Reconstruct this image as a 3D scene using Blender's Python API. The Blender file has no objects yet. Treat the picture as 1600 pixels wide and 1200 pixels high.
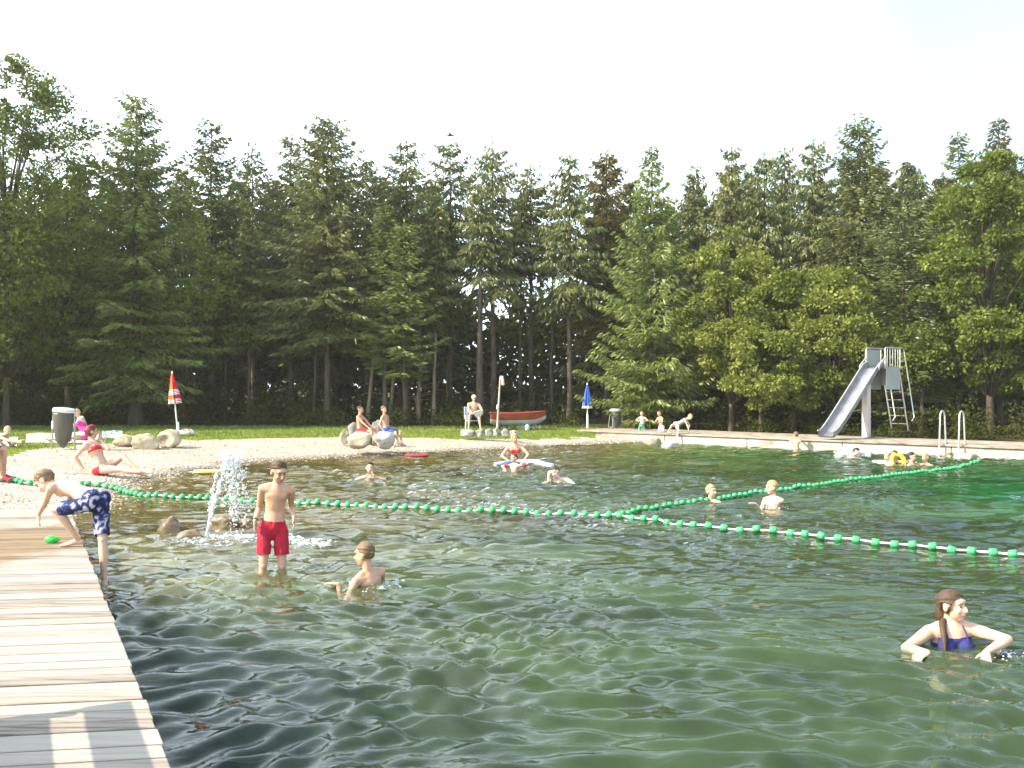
import bpy, bmesh, math, random
import numpy as np
from mathutils import Vector, Matrix

random.seed(7)
scn = bpy.context.scene
COL = scn.collection

# ------------------------------------------------------------------ camera
F, CX, VH, CH = 1500.0, 800.0, 605.0, 1.8
cam = bpy.data.cameras.new('camera')
cam_ob = bpy.data.objects.new('camera', cam)
COL.objects.link(cam_ob)
cam_ob.location = (0, 0, CH)
cam_ob.rotation_euler = (math.radians(90), 0, 0)
cam.sensor_width = 36.0
cam.lens = 36.0 * F / 1600.0
cam.shift_y = 5.0 / 1600.0
cam.clip_start = 0.05
cam.clip_end = 2000
scn.camera = cam_ob

# ------------------------------------------------------------------ sky, sun, exposure
SUN_EL = math.radians(37)
SUN_AZ = math.radians(17)          # degrees behind the pure left
sdir = Vector((-math.cos(SUN_EL) * math.cos(SUN_AZ), -math.cos(SUN_EL) * math.sin(SUN_AZ), math.sin(SUN_EL)))
w = bpy.data.worlds.new('World')
scn.world = w
w.use_nodes = True
nt = w.node_tree
nt.nodes.clear()
sky = nt.nodes.new('ShaderNodeTexSky')
sky.sky_type = 'NISHITA'
sky.sun_disc = False
sky.sun_elevation = SUN_EL
sky.sun_rotation = math.atan2(sdir.x, sdir.y)
sky.air_density = 1.0
sky.dust_density = 1.0
sky.ozone_density = 1.0
bg = nt.nodes.new('ShaderNodeBackground')
bg.inputs['Strength'].default_value = 0.13
wo = nt.nodes.new('ShaderNodeOutputWorld')
# thin summer haze whitens the blue: strongest low down and towards the sun on the left
hz = nt.nodes.new('ShaderNodeMix')
hz.data_type = 'RGBA'
wtc = nt.nodes.new('ShaderNodeTexCoord')
wdp = nt.nodes.new('ShaderNodeVectorMath')
wdp.operation = 'DOT_PRODUCT'
wdp.inputs[1].default_value = (-1.35, 0.0, -0.62)
nt.links.new(wtc.outputs['Generated'], wdp.inputs[0])
wad = nt.nodes.new('ShaderNodeMath')
wad.operation = 'ADD'
wad.use_clamp = True
wad.inputs[1].default_value = 0.86
nt.links.new(wdp.outputs['Value'], wad.inputs[0])
wmx = nt.nodes.new('ShaderNodeMath')
wmx.operation = 'MAXIMUM'
wmx.inputs[1].default_value = 0.16
nt.links.new(wad.outputs[0], wmx.inputs[0])
nt.links.new(wmx.outputs[0], hz.inputs[0])
nt.links.new(sky.outputs[0], hz.inputs[6])
hz.inputs[7].default_value = (10.2, 11.8, 13.0, 1)
nt.links.new(hz.outputs[2], bg.inputs[0])
nt.links.new(bg.outputs[0], wo.inputs[0])

sl = bpy.data.lights.new('sun', 'SUN')
sl.energy = 5.0
sl.angle = math.radians(0.5)
sl.color = (1.0, 0.89, 0.70)
so = bpy.data.objects.new('sun', sl)
COL.objects.link(so)
so.rotation_euler = sdir.to_track_quat('Z', 'Y').to_euler()
so.location = (-30, -10, 30)

scn.view_settings.view_transform = 'Standard'
scn.view_settings.look = 'None'
scn.view_settings.exposure = 1.2
scn.view_settings.gamma = 1.0
scn.cycles.use_denoising = True
scn.cycles.max_bounces = 8
scn.cycles.diffuse_bounces = 3
scn.cycles.glossy_bounces = 3
scn.cycles.transmission_bounces = 3
scn.cycles.transparent_max_bounces = 12
scn.cycles.volume_bounces = 0
scn.cycles.caustics_reflective = False
scn.cycles.caustics_refractive = False


def W(u, v, Y):
    return np.array(((u - CX) / F * Y, Y, CH - (v - VH) / F * Y))


def G(u, v, z=0.0):
    return W(u, v, (CH - z) * F / (v - VH))


# ------------------------------------------------------------------ object helpers
def np_mesh(name, V, faces, mats, smooth=False, matidx=None):
    """faces: an (M,k) array or a list of such arrays"""
    me = bpy.data.meshes.new(name)
    V = np.asarray(V, dtype=np.float32)
    fl = faces if isinstance(faces, list) else [faces]
    fl = [np.asarray(f, dtype=np.int32) for f in fl if len(f)]
    nl = sum(f.size for f in fl)
    npoly = sum(len(f) for f in fl)
    me.vertices.add(len(V))
    me.vertices.foreach_set('co', V.ravel())
    me.loops.add(nl)
    me.loops.foreach_set('vertex_index', np.concatenate([f.ravel() for f in fl]))
    me.polygons.add(npoly)
    tot = np.concatenate([np.full(len(f), f.shape[1], np.int32) for f in fl])
    st = np.concatenate([[0], np.cumsum(tot)[:-1]]).astype(np.int32)
    me.polygons.foreach_set('loop_start', st)
    me.polygons.foreach_set('loop_total', tot)
    if matidx is not None:
        me.polygons.foreach_set('material_index', np.asarray(matidx, dtype=np.int32))
    me.polygons.foreach_set('use_smooth', np.full(npoly, smooth, dtype=bool))
    for m in (mats if isinstance(mats, (list, tuple)) else [mats]):
        me.materials.append(m)
    me.update(calc_edges=True)
    return me


def tag(o, label=None, cat=None, group=None, kind=None):
    if label:
        o['label'] = label
    if cat:
        o['category'] = cat
    if group:
        o['group'] = group
    if kind:
        o['kind'] = kind
    return o


def put(name, me, parent=None, base=None):
    """link mesh built in world space; top-level objects get their origin at base"""
    o = bpy.data.objects.new(name, me)
    if parent is None and base is not None:
        b = Vector(base)
        me.transform(Matrix.Translation(-b))
        o.location = b
    COL.objects.link(o)
    if parent is not None:
        top = parent
        o.parent = parent
        while top.parent is not None:
            top = top.parent
        if parent.parent is None:
            o.matrix_parent_inverse = Matrix.Translation(-Vector(top.location))
        else:
            o.matrix_parent_inverse = Matrix.Identity(4)
    return o


def thing(name, base, label, cat, group=None):
    o = bpy.data.objects.new(name, None)
    o.empty_display_size = 0.2
    o.location = Vector(base)
    COL.objects.link(o)
    return tag(o, label, cat, group)


class Acc:
    """collects closed tubes, ellipsoids and boxes in world space"""
    def __init__(self):
        self.v, self.f3, self.f4, self.n = [], [], [], 0

    def raw(self, V, quads=(), tris=()):
        V = np.asarray(V, float)
        if len(quads):
            self.f4.append(np.asarray(quads, int) + self.n)
        if len(tris):
            self.f3.append(np.asarray(tris, int) + self.n)
        self.v.append(V)
        self.n += len(V)

    def tube(self, pts, rad, side=None, n=10, dome=1.0):
        pts = [np.asarray(p, float) for p in pts]
        R = []
        for r in rad:
            R.append((r, r) if np.isscalar(r) else tuple(r))
        m = len(pts)
        tang = []
        for i in range(m):
            a = pts[max(i - 1, 0)]
            b = pts[min(i + 1, m - 1)]
            t = b - a
            L = np.linalg.norm(t)
            tang.append(t / L if L > 1e-9 else np.array((0, 0, 1.0)))
        if side is None:
            s = np.array((1.0, 0, 0)) if abs(tang[0][0]) < 0.8 else np.array((0, 1.0, 0))
            sides = [s] * m
        else:
            sides = side if isinstance(side, list) else [np.asarray(side, float)] * m
        rings = []
        ang = np.arange(n) / n * 2 * math.pi
        ca, sa = np.cos(ang)[:, None], np.sin(ang)[:, None]

        def ring(p, t, s, a, b):
            s = s - t * np.dot(s, t)
            L = np.linalg.norm(s)
            if L < 1e-6:
                s = np.cross(t, np.array((0.3, 0.5, 0.8)))
                L = np.linalg.norm(s)
            s = s / L
            q = np.cross(t, s)
            return p + ca * s * a + sa * q * b
        a0, b0 = R[0]
        r0 = min(a0, b0) * dome
        if dome > 0:
            for k in (0.87, 0.5):
                c = math.sqrt(1 - k * k)
                rings.append(ring(pts[0] - tang[0] * r0 * k, tang[0], sides[0], a0 * c, b0 * c))
        for i in range(m):
            rings.append(ring(pts[i], tang[i], sides[i], *R[i]))
        a1, b1 = R[-1]
        r1 = min(a1, b1) * dome
        if dome > 0:
            for k in (0.5, 0.87):
                c = math.sqrt(1 - k * k)
                rings.append(ring(pts[-1] + tang[-1] * r1 * k, tang[-1], sides[-1], a1 * c, b1 * c))
        nr = len(rings)
        V = np.concatenate(rings + [[pts[0] - tang[0] * r0], [pts[-1] + tang[-1] * r1]])
        i = np.arange(n)
        j = (i + 1) % n
        quads = []
        for k in range(nr - 1):
            quads.append(np.stack([k * n + i, k * n + j, (k + 1) * n + j, (k + 1) * n + i], 1))
        tr = [np.stack([np.full(n, nr * n), j, i], 1), np.stack([np.full(n, nr * n + 1), (nr - 1) * n + i, (nr - 1) * n + j], 1)]
        self.raw(V, np.concatenate(quads), np.concatenate(tr))

    def ell(self, c, radii, axes=None, n=12, m=8):
        c = np.asarray(c, float)
        A = np.eye(3) if axes is None else np.asarray(axes, float)      # rows: local axes
        th = np.linspace(0, math.pi, m + 1)[1:-1]
        ph = np.arange(n) / n * 2 * math.pi
        P = [np.stack([math.sin(t) * np.cos(ph) * radii[0], math.sin(t) * np.sin(ph) * radii[1], np.full(n, math.cos(t) * radii[2])], 1) for t in th]
        V = np.concatenate(P + [[[0, 0, radii[2]]], [[0, 0, -radii[2]]]]) @ A + c
        i = np.arange(n)
        j = (i + 1) % n
        k_ = len(th)
        quads = np.concatenate([np.stack([k * n + i, (k + 1) * n + i, (k + 1) * n + j, k * n + j], 1) for k in range(k_ - 1)])
        tr = np.concatenate([np.stack([np.full(n, k_ * n), i, j], 1), np.stack([np.full(n, k_ * n + 1), (k_ - 1) * n + j, (k_ - 1) * n + i], 1)])
        self.raw(V, quads, tr)

    def box(self, c, size, axes=None):
        A = np.eye(3) if axes is None else np.asarray(axes, float)
        h = np.asarray(size, float) / 2
        S = np.array([(x, y, z) for x in (-1, 1) for y in (-1, 1) for z in (-1, 1)], float) * h
        V = S @ A + np.asarray(c, float)
        self.raw(V, [(0, 1, 3, 2), (4, 6, 7, 5), (0, 4, 5, 1), (2, 3, 7, 6), (0, 2, 6, 4), (1, 5, 7, 3)])

    def mesh(self, name, mats, smooth=True, bevel=0):
        me = np_mesh(name, np.concatenate(self.v), [np.concatenate(q) for q in (self.f4, self.f3) if q], mats, smooth)
        if bevel:
            bm = bmesh.new()
            bm.from_mesh(me)
            bmesh.ops.bevel(bm, geom=list(bm.edges), offset=bevel, segments=1, affect='EDGES', profile=0.5)
            bm.to_mesh(me)
            bm.free()
        return me


def unit(v):
    v = np.asarray(v, float)
    L = np.linalg.norm(v)
    return v / L if L > 1e-9 else v


# ------------------------------------------------------------------ material helpers
def mat(name, col, rough=0.6, metal=0.0, spec=0.3):
    m = bpy.data.materials.new(name)
    m.use_nodes = True
    b = m.node_tree.nodes['Principled BSDF']
    b.inputs['Base Color'].default_value = (*col, 1)
    b.inputs['Roughness'].default_value = rough
    b.inputs['Metallic'].default_value = metal
    b.inputs['Specular IOR Level'].default_value = spec
    return m


def nd(m, t, **kw):
    n = m.node_tree.nodes.new(t)
    for k, v in kw.items():
        setattr(n, k, v)
    return n


def lk(m, a, b):
    m.node_tree.links.new(a, b)


def noisy(name, stops, scale=5.0, rough=0.7, bump=0.3, bscale=None, detail=6, coord='Object', stretch=None, metal=0.0, spec=0.3, dist=0.02):
    """colour ramp over noise plus bump"""
    m = mat(name, (0.5, 0.5, 0.5), rough, metal, spec)
    b = m.node_tree.nodes['Principled BSDF']
    tc = nd(m, 'ShaderNodeTexCoord')
    src = tc.outputs[coord]
    if stretch:
        mp = nd(m, 'ShaderNodeMapping')
        mp.inputs['Scale'].default_value = stretch
        lk(m, src, mp.inputs[0])
        src = mp.outputs[0]
    n = nd(m, 'ShaderNodeTexNoise')
    n.inputs['Scale'].default_value = scale
    n.inputs['Detail'].default_value = detail
    n.inputs['Roughness'].default_value = 0.6
    lk(m, src, n.inputs['Vector'])
    r = nd(m, 'ShaderNodeValToRGB')
    els = r.color_ramp.elements
    while len(els) < len(stops):
        els.new(0.5)
    for e, (p, c) in zip(els, stops):
        e.position = p
        e.color = (*c, 1)
    lk(m, n.outputs[0], r.inputs[0])
    lk(m, r.outputs[0], b.inputs['Base Color'])
    if bump:
        n2 = nd(m, 'ShaderNodeTexNoise')
        n2.inputs['Scale'].default_value = bscale or scale * 3
        n2.inputs['Detail'].default_value = 5
        lk(m, src, n2.inputs['Vector'])
        bp = nd(m, 'ShaderNodeBump')
        bp.inputs['Strength'].default_value = bump
        bp.inputs['Distance'].default_value = dist
        lk(m, n2.outputs[0], bp.inputs['Height'])
        lk(m, bp.outputs[0], b.inputs['Normal'])
    return m


def leaf_mat(name, c_dark, c_mid, c_light, transl=0.35, gloss=0.12):
    m = bpy.data.materials.new(name)
    m.use_nodes = True
    t = m.node_tree
    t.nodes.clear()
    out = nd(m, 'ShaderNodeOutputMaterial')
    geo = nd(m, 'ShaderNodeNewGeometry')
    tc = nd(m, 'ShaderNodeTexCoord')
    nz = nd(m, 'ShaderNodeTexNoise')
    nz.inputs['Scale'].default_value = 0.55
    nz.inputs['Detail'].default_value = 2
    lk(m, tc.outputs['Object'], nz.inputs['Vector'])
    ad = nd(m, 'ShaderNodeMath', operation='MULTIPLY_ADD')
    ad.inputs[1].default_value = 0.55
    lk(m, geo.outputs['Random Per Island'], ad.inputs[0])
    mu = nd(m, 'ShaderNodeMath', operation='MULTIPLY_ADD')
    mu.inputs[1].default_value = 1.2
    mu.inputs[2].default_value = -0.38
    lk(m, nz.outputs[0], mu.inputs[0])
    lk(m, mu.outputs[0], ad.inputs[2])
    r = nd(m, 'ShaderNodeValToRGB')
    r.color_ramp.elements[0].color = (*c_dark, 1)
    r.color_ramp.elements[1].color = (*c_light, 1)
    e = r.color_ramp.elements.new(0.5)
    e.color = (*c_mid, 1)
    lk(m, ad.outputs[0], r.inputs[0])
    d = nd(m, 'ShaderNodeBsdfDiffuse')
    tr = nd(m, 'ShaderNodeBsdfTranslucent')
    mx = nd(m, 'ShaderNodeMixShader')
    mx.inputs[0].default_value = transl
    lk(m, r.outputs[0], d.inputs[0])
    lk(m, r.outputs[0], tr.inputs[0])
    lk(m, d.outputs[0], mx.inputs[1])
    lk(m, tr.outputs[0], mx.inputs[2])
    g = nd(m, 'ShaderNodeBsdfGlossy')
    g.inputs['Roughness'].default_value = 0.45
    g.inputs[0].default_value = (0.8, 0.85, 0.7, 1)
    m2 = nd(m, 'ShaderNodeMixShader')
    m2.inputs[0].default_value = gloss * 0.4
    lk(m, mx.outputs[0], m2.inputs[1])
    lk(m, g.outputs[0], m2.inputs[2])
    lk(m, m2.outputs[0], out.inputs[0])
    return m


# ------------------------------------------------------------------ terrain shape
BEACH = np.array([(-30, 10.5), (-14, 11.3), (-9, 11.8), (-6.6, 12.6), (-6.0, 13.9), (-6.35, 15.1), (-6.8, 16.9), (-7.05, 18.8),
                  (-6.75, 20.5), (-6.1, 22.9), (-5.14, 24.1), (-4, 25), (-2.74, 25.9), (-.74, 27.8), (1.57, 29.4), (4.1, 31), (4.9, 31.5)])
WALL_A = np.array((2.35, 33.6))
WALL_B = np.array((12.64, 23.7))
wd = unit(WALL_B - WALL_A)                   # along the jetty, towards the right
wn = np.array((wd[1], -wd[0]))
wn = wn if wn[1] < 0 else -wn                # towards the water
LAKE = np.concatenate([BEACH, [WALL_A + wd * 4 - wn * 0.5, WALL_A + wd * 34 - wn * 0.5, (30, -14), (-30, -14)]])


def seg_dist(P, poly, closed=False):
    d = np.full(len(P), 1e9)
    n = len(poly)
    for i in range(n if closed else n - 1):
        a, b = poly[i], poly[(i + 1) % n]
        ab = b - a
        t = np.clip(((P - a) @ ab) / (ab @ ab), 0, 1)
        d = np.minimum(d, np.linalg.norm(P - (a + t[:, None] * ab), axis=1))
    return d


def inside(P, poly):
    r = np.zeros(len(P), bool)
    n = len(poly)
    x, y = P[:, 0], P[:, 1]
    for i in range(n):
        (x1, y1), (x2, y2) = poly[i], poly[(i + 1) % n]
        c = ((y1 > y) != (y2 > y)) & (x < (x2 - x1) * (y - y1) / (y2 - y1 + 1e-12) + x1)
        r ^= c
    return r


_rs = np.random.RandomState(3)
_wk = [(_rs.uniform(-1, 1, 2) * s, _rs.uniform(0, 6.28), a) for s, a in ((0.5, 1), (0.9, .7), (1.7, .5), (3.1, .35), (5.7, .22), (9, .15)) for _ in range(3)]


def lump(P):
    o = np.zeros(len(P))
    for k, ph, a in _wk:
        o += a * np.sin(P @ k * 2.2 + ph)
    return o / 3.0


def ground_z(P):
    P = np.atleast_2d(np.asarray(P, float))
    ins = inside(P, LAKE)
    db = seg_dist(P, BEACH)
    da = seg_dist(P, LAKE, True)
    land = 0.34 * (1 - np.exp(-da / 2.3)) + 0.012 * lump(P) * np.clip(da, 0, 1)
    dep = np.interp(db, (0, 1, 3, 5, 7, 10, 15, 22), (0, .07, .2, .36, .8, 1.35, 1.9, 2.3))
    mound = np.exp(-(((P[:, 0] + 2.9) / 2.2) ** 2 + ((P[:, 1] - 11.0) / 1.9) ** 2) ** 2)
    dep = dep * (1 - mound) + np.minimum(dep, 0.33) * mound
    bed = -dep + 0.03 * lump(P) * np.clip(db, 0, 1)
    return np.where(ins, bed, land)


def gz(x, y):
    return float(ground_z([(x, y)])[0])


# lawn edge (beach ends here)
LAWN_EDGE = np.array([(-40, 15.5), (-14, 18.3), (-11.2, 20.9), (-11.4, 22.6), (-11.2, 24.6), (-10.7, 26.2), (-9.3, 27.2), (-7, 28.4), (-5, 29.2), (-2, 29.6), (0.5, 30.2), (2.6, 31.6), (3.2, 33.2), (3.5, 60), (-60, 60), (-60, 15)])

# ================================================================== THE SETTING
# ------------------------------------------------------------------ ground sheets
def gravel_material():
    m = mat('gravel', (0.5, 0.46, 0.38), 0.85, spec=0.2)
    b = m.node_tree.nodes['Principled BSDF']
    tc = nd(m, 'ShaderNodeTexCoord')
    vo = nd(m, 'ShaderNodeTexVoronoi')
    vo.inputs['Scale'].default_value = 30
    lk(m, tc.outputs['Object'], vo.inputs['Vector'])
    sp = nd(m, 'ShaderNodeSeparateColor')
    lk(m, vo.outputs['Color'], sp.inputs[0])
    r = nd(m, 'ShaderNodeValToRGB')
    el = r.color_ramp.elements
    el[0].position, el[0].color = 0.0, (0.22, 0.165, 0.12, 1)
    el[1].position, el[1].color = 1.0, (0.62, 0.57, 0.49, 1)
    e = el.new(0.3); e.color = (0.385, 0.335, 0.27, 1)
    e = el.new(0.7); e.color = (0.48, 0.43, 0.355, 1)
    lk(m, sp.outputs[0], r.inputs[0])
    nz = nd(m, 'ShaderNodeTexNoise')
    nz.inputs['Scale'].default_value = 0.8
    nz.inputs['Detail'].default_value = 5
    lk(m, tc.outputs['Object'], nz.inputs['Vector'])
    r2 = nd(m, 'ShaderNodeValToRGB')
    r2.color_ramp.elements[0].position, r2.color_ramp.elements[0].color = 0.3, (0.72, 0.68, 0.6, 1)
    r2.color_ramp.elements[1].position, r2.color_ramp.elements[1].color = 0.7, (1, 1, 1, 1)
    lk(m, nz.outputs[0], r2.inputs[0])
    mx = nd(m, 'ShaderNodeMix', data_type='RGBA', blend_type='MULTIPLY')
    mx.inputs[0].default_value = 0.7
    lk(m, r.outputs[0], mx.inputs[6])
    lk(m, r2.outputs[0], mx.inputs[7])
    # wet band at the water's edge
    geo = nd(m, 'ShaderNodeNewGeometry')
    sx = nd(m, 'ShaderNodeSeparateXYZ')
    lk(m, geo.outputs['Position'], sx.inputs[0])
    ma = nd(m, 'ShaderNodeMath', operation='MULTIPLY_ADD')
    ma.inputs[1].default_value = 0.05
    lk(m, nz.outputs[0], ma.inputs[0])
    lk(m, sx.outputs['Z'], ma.inputs[2])
    mr = nd(m, 'ShaderNodeMapRange')
    mr.inputs['From Min'].default_value = 0.035
    mr.inputs['From Max'].default_value = 0.1
    mr.inputs['To Min'].default_value = 0.33
    mr.inputs['To Max'].default_value = 1.0
    lk(m, ma.outputs[0], mr.inputs[0])
    m2 = nd(m, 'ShaderNodeMix', data_type='RGBA', blend_type='MULTIPLY')
    m2.inputs[0].default_value = 1
    cb = nd(m, 'ShaderNodeCombineColor')
    for k in range(3):
        lk(m, mr.outputs[0], cb.inputs[k])
    lk(m, mx.outputs[2], m2.inputs[6])
    lk(m, cb.outputs[0], m2.inputs[7])
    lk(m, m2.outputs[2], b.inputs['Base Color'])
    bp = nd(m, 'ShaderNodeBump')
    bp.inputs['Strength'].default_value = 0.9
    bp.inputs['Distance'].default_value = 0.03
    bp.invert = True
    lk(m, vo.outputs['Distance'], bp.inputs['Height'])
    lk(m, bp.outputs[0], b.inputs['Normal'])
    return m


def bed_material():
    m = noisy('lake_bed', [(0.3, (0.10, 0.075, 0.03)), (0.48, (0.20, 0.15, 0.06)), (0.6, (0.30, 0.25, 0.12)), (0.75, (0.5, 0.43, 0.26))], 1.1, 0.95, 0.5, 9, spec=0.0)
    b = m.node_tree.nodes['Principled BSDF']
    src = b.inputs['Base Color'].links[0].from_socket
    geo = nd(m, 'ShaderNodeNewGeometry')
    sx = nd(m, 'ShaderNodeSeparateXYZ')
    lk(m, geo.outputs['Position'], sx.inputs[0])
    # green algae carpet on the deep bed at the far right
    ma = nd(m, 'ShaderNodeMath', operation='MULTIPLY_ADD')
    ma.inputs[1].default_value = 0.22
    lk(m, sx.outputs['Y'], ma.inputs[0])
    lk(m, sx.outputs['X'], ma.inputs[2])
    mr = nd(m, 'ShaderNodeMapRange')
    mr.inputs['From Min'].default_value = 8.2
    mr.inputs['From Max'].default_value = 12.5
    lk(m, ma.outputs[0], mr.inputs[0])
    mx = nd(m, 'ShaderNodeMix', data_type='RGBA')
    lk(m, mr.outputs[0], mx.inputs[0])
    lk(m, src, mx.inputs[6])
    mx.inputs[7].default_value = (0.16, 0.62, 0.22, 1)
    lk(m, mx.outputs[2], b.inputs['Base Color'])
    return m


M_gravel = gravel_material()
M_bed = bed_material()
M_lawn = noisy('lawn', [(0.3, (0.07, 0.11, 0.012)), (0.55, (0.14, 0.18, 0.025)), (0.75, (0.21, 0.23, 0.05))], 0.9, 0.95, 0.8, 40, spec=0.05)
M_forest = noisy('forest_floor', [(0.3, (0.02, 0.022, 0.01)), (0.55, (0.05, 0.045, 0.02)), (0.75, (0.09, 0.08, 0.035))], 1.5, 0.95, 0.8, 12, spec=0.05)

ys = [1.2]
while ys[-1] < 60:
    ys.append(ys[-1] + float(np.clip(ys[-1] ** 2 / 2600, 0.06, 0.16)))
while ys[-1] < 900:
    ys.append(ys[-1] * 1.12)
ys = np.array(ys)
ts = np.linspace(-1.35, 1.35, 420)
TT, YY = np.meshgrid(ts, ys)
XY = np.stack([(TT * YY).ravel(), YY.ravel()], 1)
near = XY[:, 1] < 62
Z = np.full(len(XY), 0.33)
Z[near] = ground_z(XY[near])
nc, nr_ = len(ts), len(ys)
r, c = np.meshgrid(np.arange(nr_ - 1), np.arange(nc - 1), indexing='ij')
FQ = np.stack([(r * nc + c), (r * nc + c + 1), ((r + 1) * nc + c + 1), ((r + 1) * nc + c)], -1).reshape(-1, 4)
cen = XY[FQ].mean(1)
in_lake = inside(cen, LAKE) & (cen[:, 1] < 60)
jit = cen + 0.18 * np.stack([np.sin(cen[:, 0] * 5.1 + cen[:, 1] * 2.3), np.cos(cen[:, 0] * 3.3 - cen[:, 1] * 4.7)], 1)
in_lawn = inside(jit, LAWN_EDGE) & ~in_lake
beh = (cen - WALL_A) @ wn
al = (cen - WALL_A) @ wd
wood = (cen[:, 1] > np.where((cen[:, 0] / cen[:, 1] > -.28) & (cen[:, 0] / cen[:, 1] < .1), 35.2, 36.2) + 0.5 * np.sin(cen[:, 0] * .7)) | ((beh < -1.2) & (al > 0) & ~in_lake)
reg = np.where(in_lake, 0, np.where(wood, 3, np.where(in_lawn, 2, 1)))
VG = np.column_stack([XY, Z])
for k, (nm, m) in enumerate((('lake_bed', M_bed), ('gravel_beach', M_gravel), ('lawn', M_lawn), ('forest_floor', M_forest))):
    f = FQ[reg == k]
    u, inv = np.unique(f, return_inverse=True)
    tag(put(nm, np_mesh(nm, VG[u], inv.reshape(-1, 4), m, True)), kind='structure')


def grass_blades():
    rs = np.random.RandomState(11)
    n = 60000
    y = rs.uniform(19, 36.5, n)
    x = rs.uniform(-0.62, 0.16, n) * y
    P = np.stack([x, y], 1)
    ok = inside(P, LAWN_EDGE)
    P = P[ok]
    n = len(P)
    z = ground_z(P)
    h = rs.uniform(0.03, 0.075, n)
    a = rs.uniform(0, 6.28, n)
    dx = np.cos(a) * 0.012
    dy = np.sin(a) * 0.012
    lean = rs.normal(0, 0.02, (n, 2))
    V = np.empty((n, 3, 3))
    V[:, 0] = np.stack([P[:, 0] - dx, P[:, 1] - dy, z - .005], 1)
    V[:, 1] = np.stack([P[:, 0] + dx, P[:, 1] + dy, z - .005], 1)
    V[:, 2] = np.stack([P[:, 0] + lean[:, 0], P[:, 1] + lean[:, 1], z + h], 1)
    m = leaf_mat('grass_blade', (0.09, 0.13, 0.012), (0.16, 0.21, 0.03), (0.26, 0.29, 0.06), 0.3, 0.1)
    tag(put('grass', np_mesh('grass', V.reshape(-1, 3), np.arange(n * 3).reshape(-1, 3), m)), 'short mown grass of the sunbathing lawn', 'grass', kind='stuff')


grass_blades()


def pebbles():
    rs = np.random.RandomState(5)
    ico = bmesh.new()
    bmesh.ops.create_icosphere(ico, subdivisions=1, radius=1)
    bv = np.array([v.co[:] for v in ico.verts])
    bf = np.array([[v.index for v in f.verts] for f in ico.faces])
    ico.free()
    Ps = []
    a = BEACH[2:]
    seg = np.linalg.norm(np.diff(a, axis=0), axis=1)
    cum = np.concatenate([[0], np.cumsum(seg)])
    t = rs.uniform(0, cum[-1], 5200)
    i = np.clip(np.searchsorted(cum, t) - 1, 0, len(seg) - 1)
    f = (t - cum[i]) / seg[i]
    base = a[i] + (a[i + 1] - a[i]) * f[:, None]
    Ps.append(base + rs.normal(0, 0.42, (len(t), 2)))
    y = rs.uniform(12.3, 29, 5200)
    x = rs.uniform(-0.6, 0.2, 5200) * y
    Ps.append(np.stack([x, y], 1))
    P = np.concatenate(Ps)
    P = P[~inside(P, LAWN_EDGE)]
    z = ground_z(P)
    ok = (z > -0.12) & ~((P[:, 1] < 12.2))
    P, z = P[ok], z[ok]
    n = len(P)
    s = rs.gamma(3, 0.0036, n) + 0.005
    sc = rs.uniform(0.7, 1.3, (n, 3)) * s[:, None] * np.array((1, 1, .65))
    V = bv[None] * sc[:, None, :] * (1 + rs.normal(0, .08, (n, len(bv), 1))) + np.column_stack([P, z + s * .2])[:, None, :]
    FF = bf[None] + (np.arange(n) * len(bv))[:, None, None]
    m = mat('pebble', (.5, .45, .38), .8, spec=0.2)
    geo = nd(m, 'ShaderNodeNewGeometry')
    r = nd(m, 'ShaderNodeValToRGB')
    r.color_ramp.elements[0].color = (0.22, 0.17, 0.12, 1)
    r.color_ramp.elements[1].color = (0.66, 0.58, 0.48, 1)
    lk(m, geo.outputs['Random Per Island'], r.inputs[0])
    lk(m, r.outputs[0], m.node_tree.nodes['Principled BSDF'].inputs['Base Color'])
    tag(put('pebbles', np_mesh('pebbles', V.reshape(-1, 3), FF.reshape(-1, 3), m, True)), 'loose pebbles along the waterline and over the beach', 'pebbles', kind='stuff')


pebbles()

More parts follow.
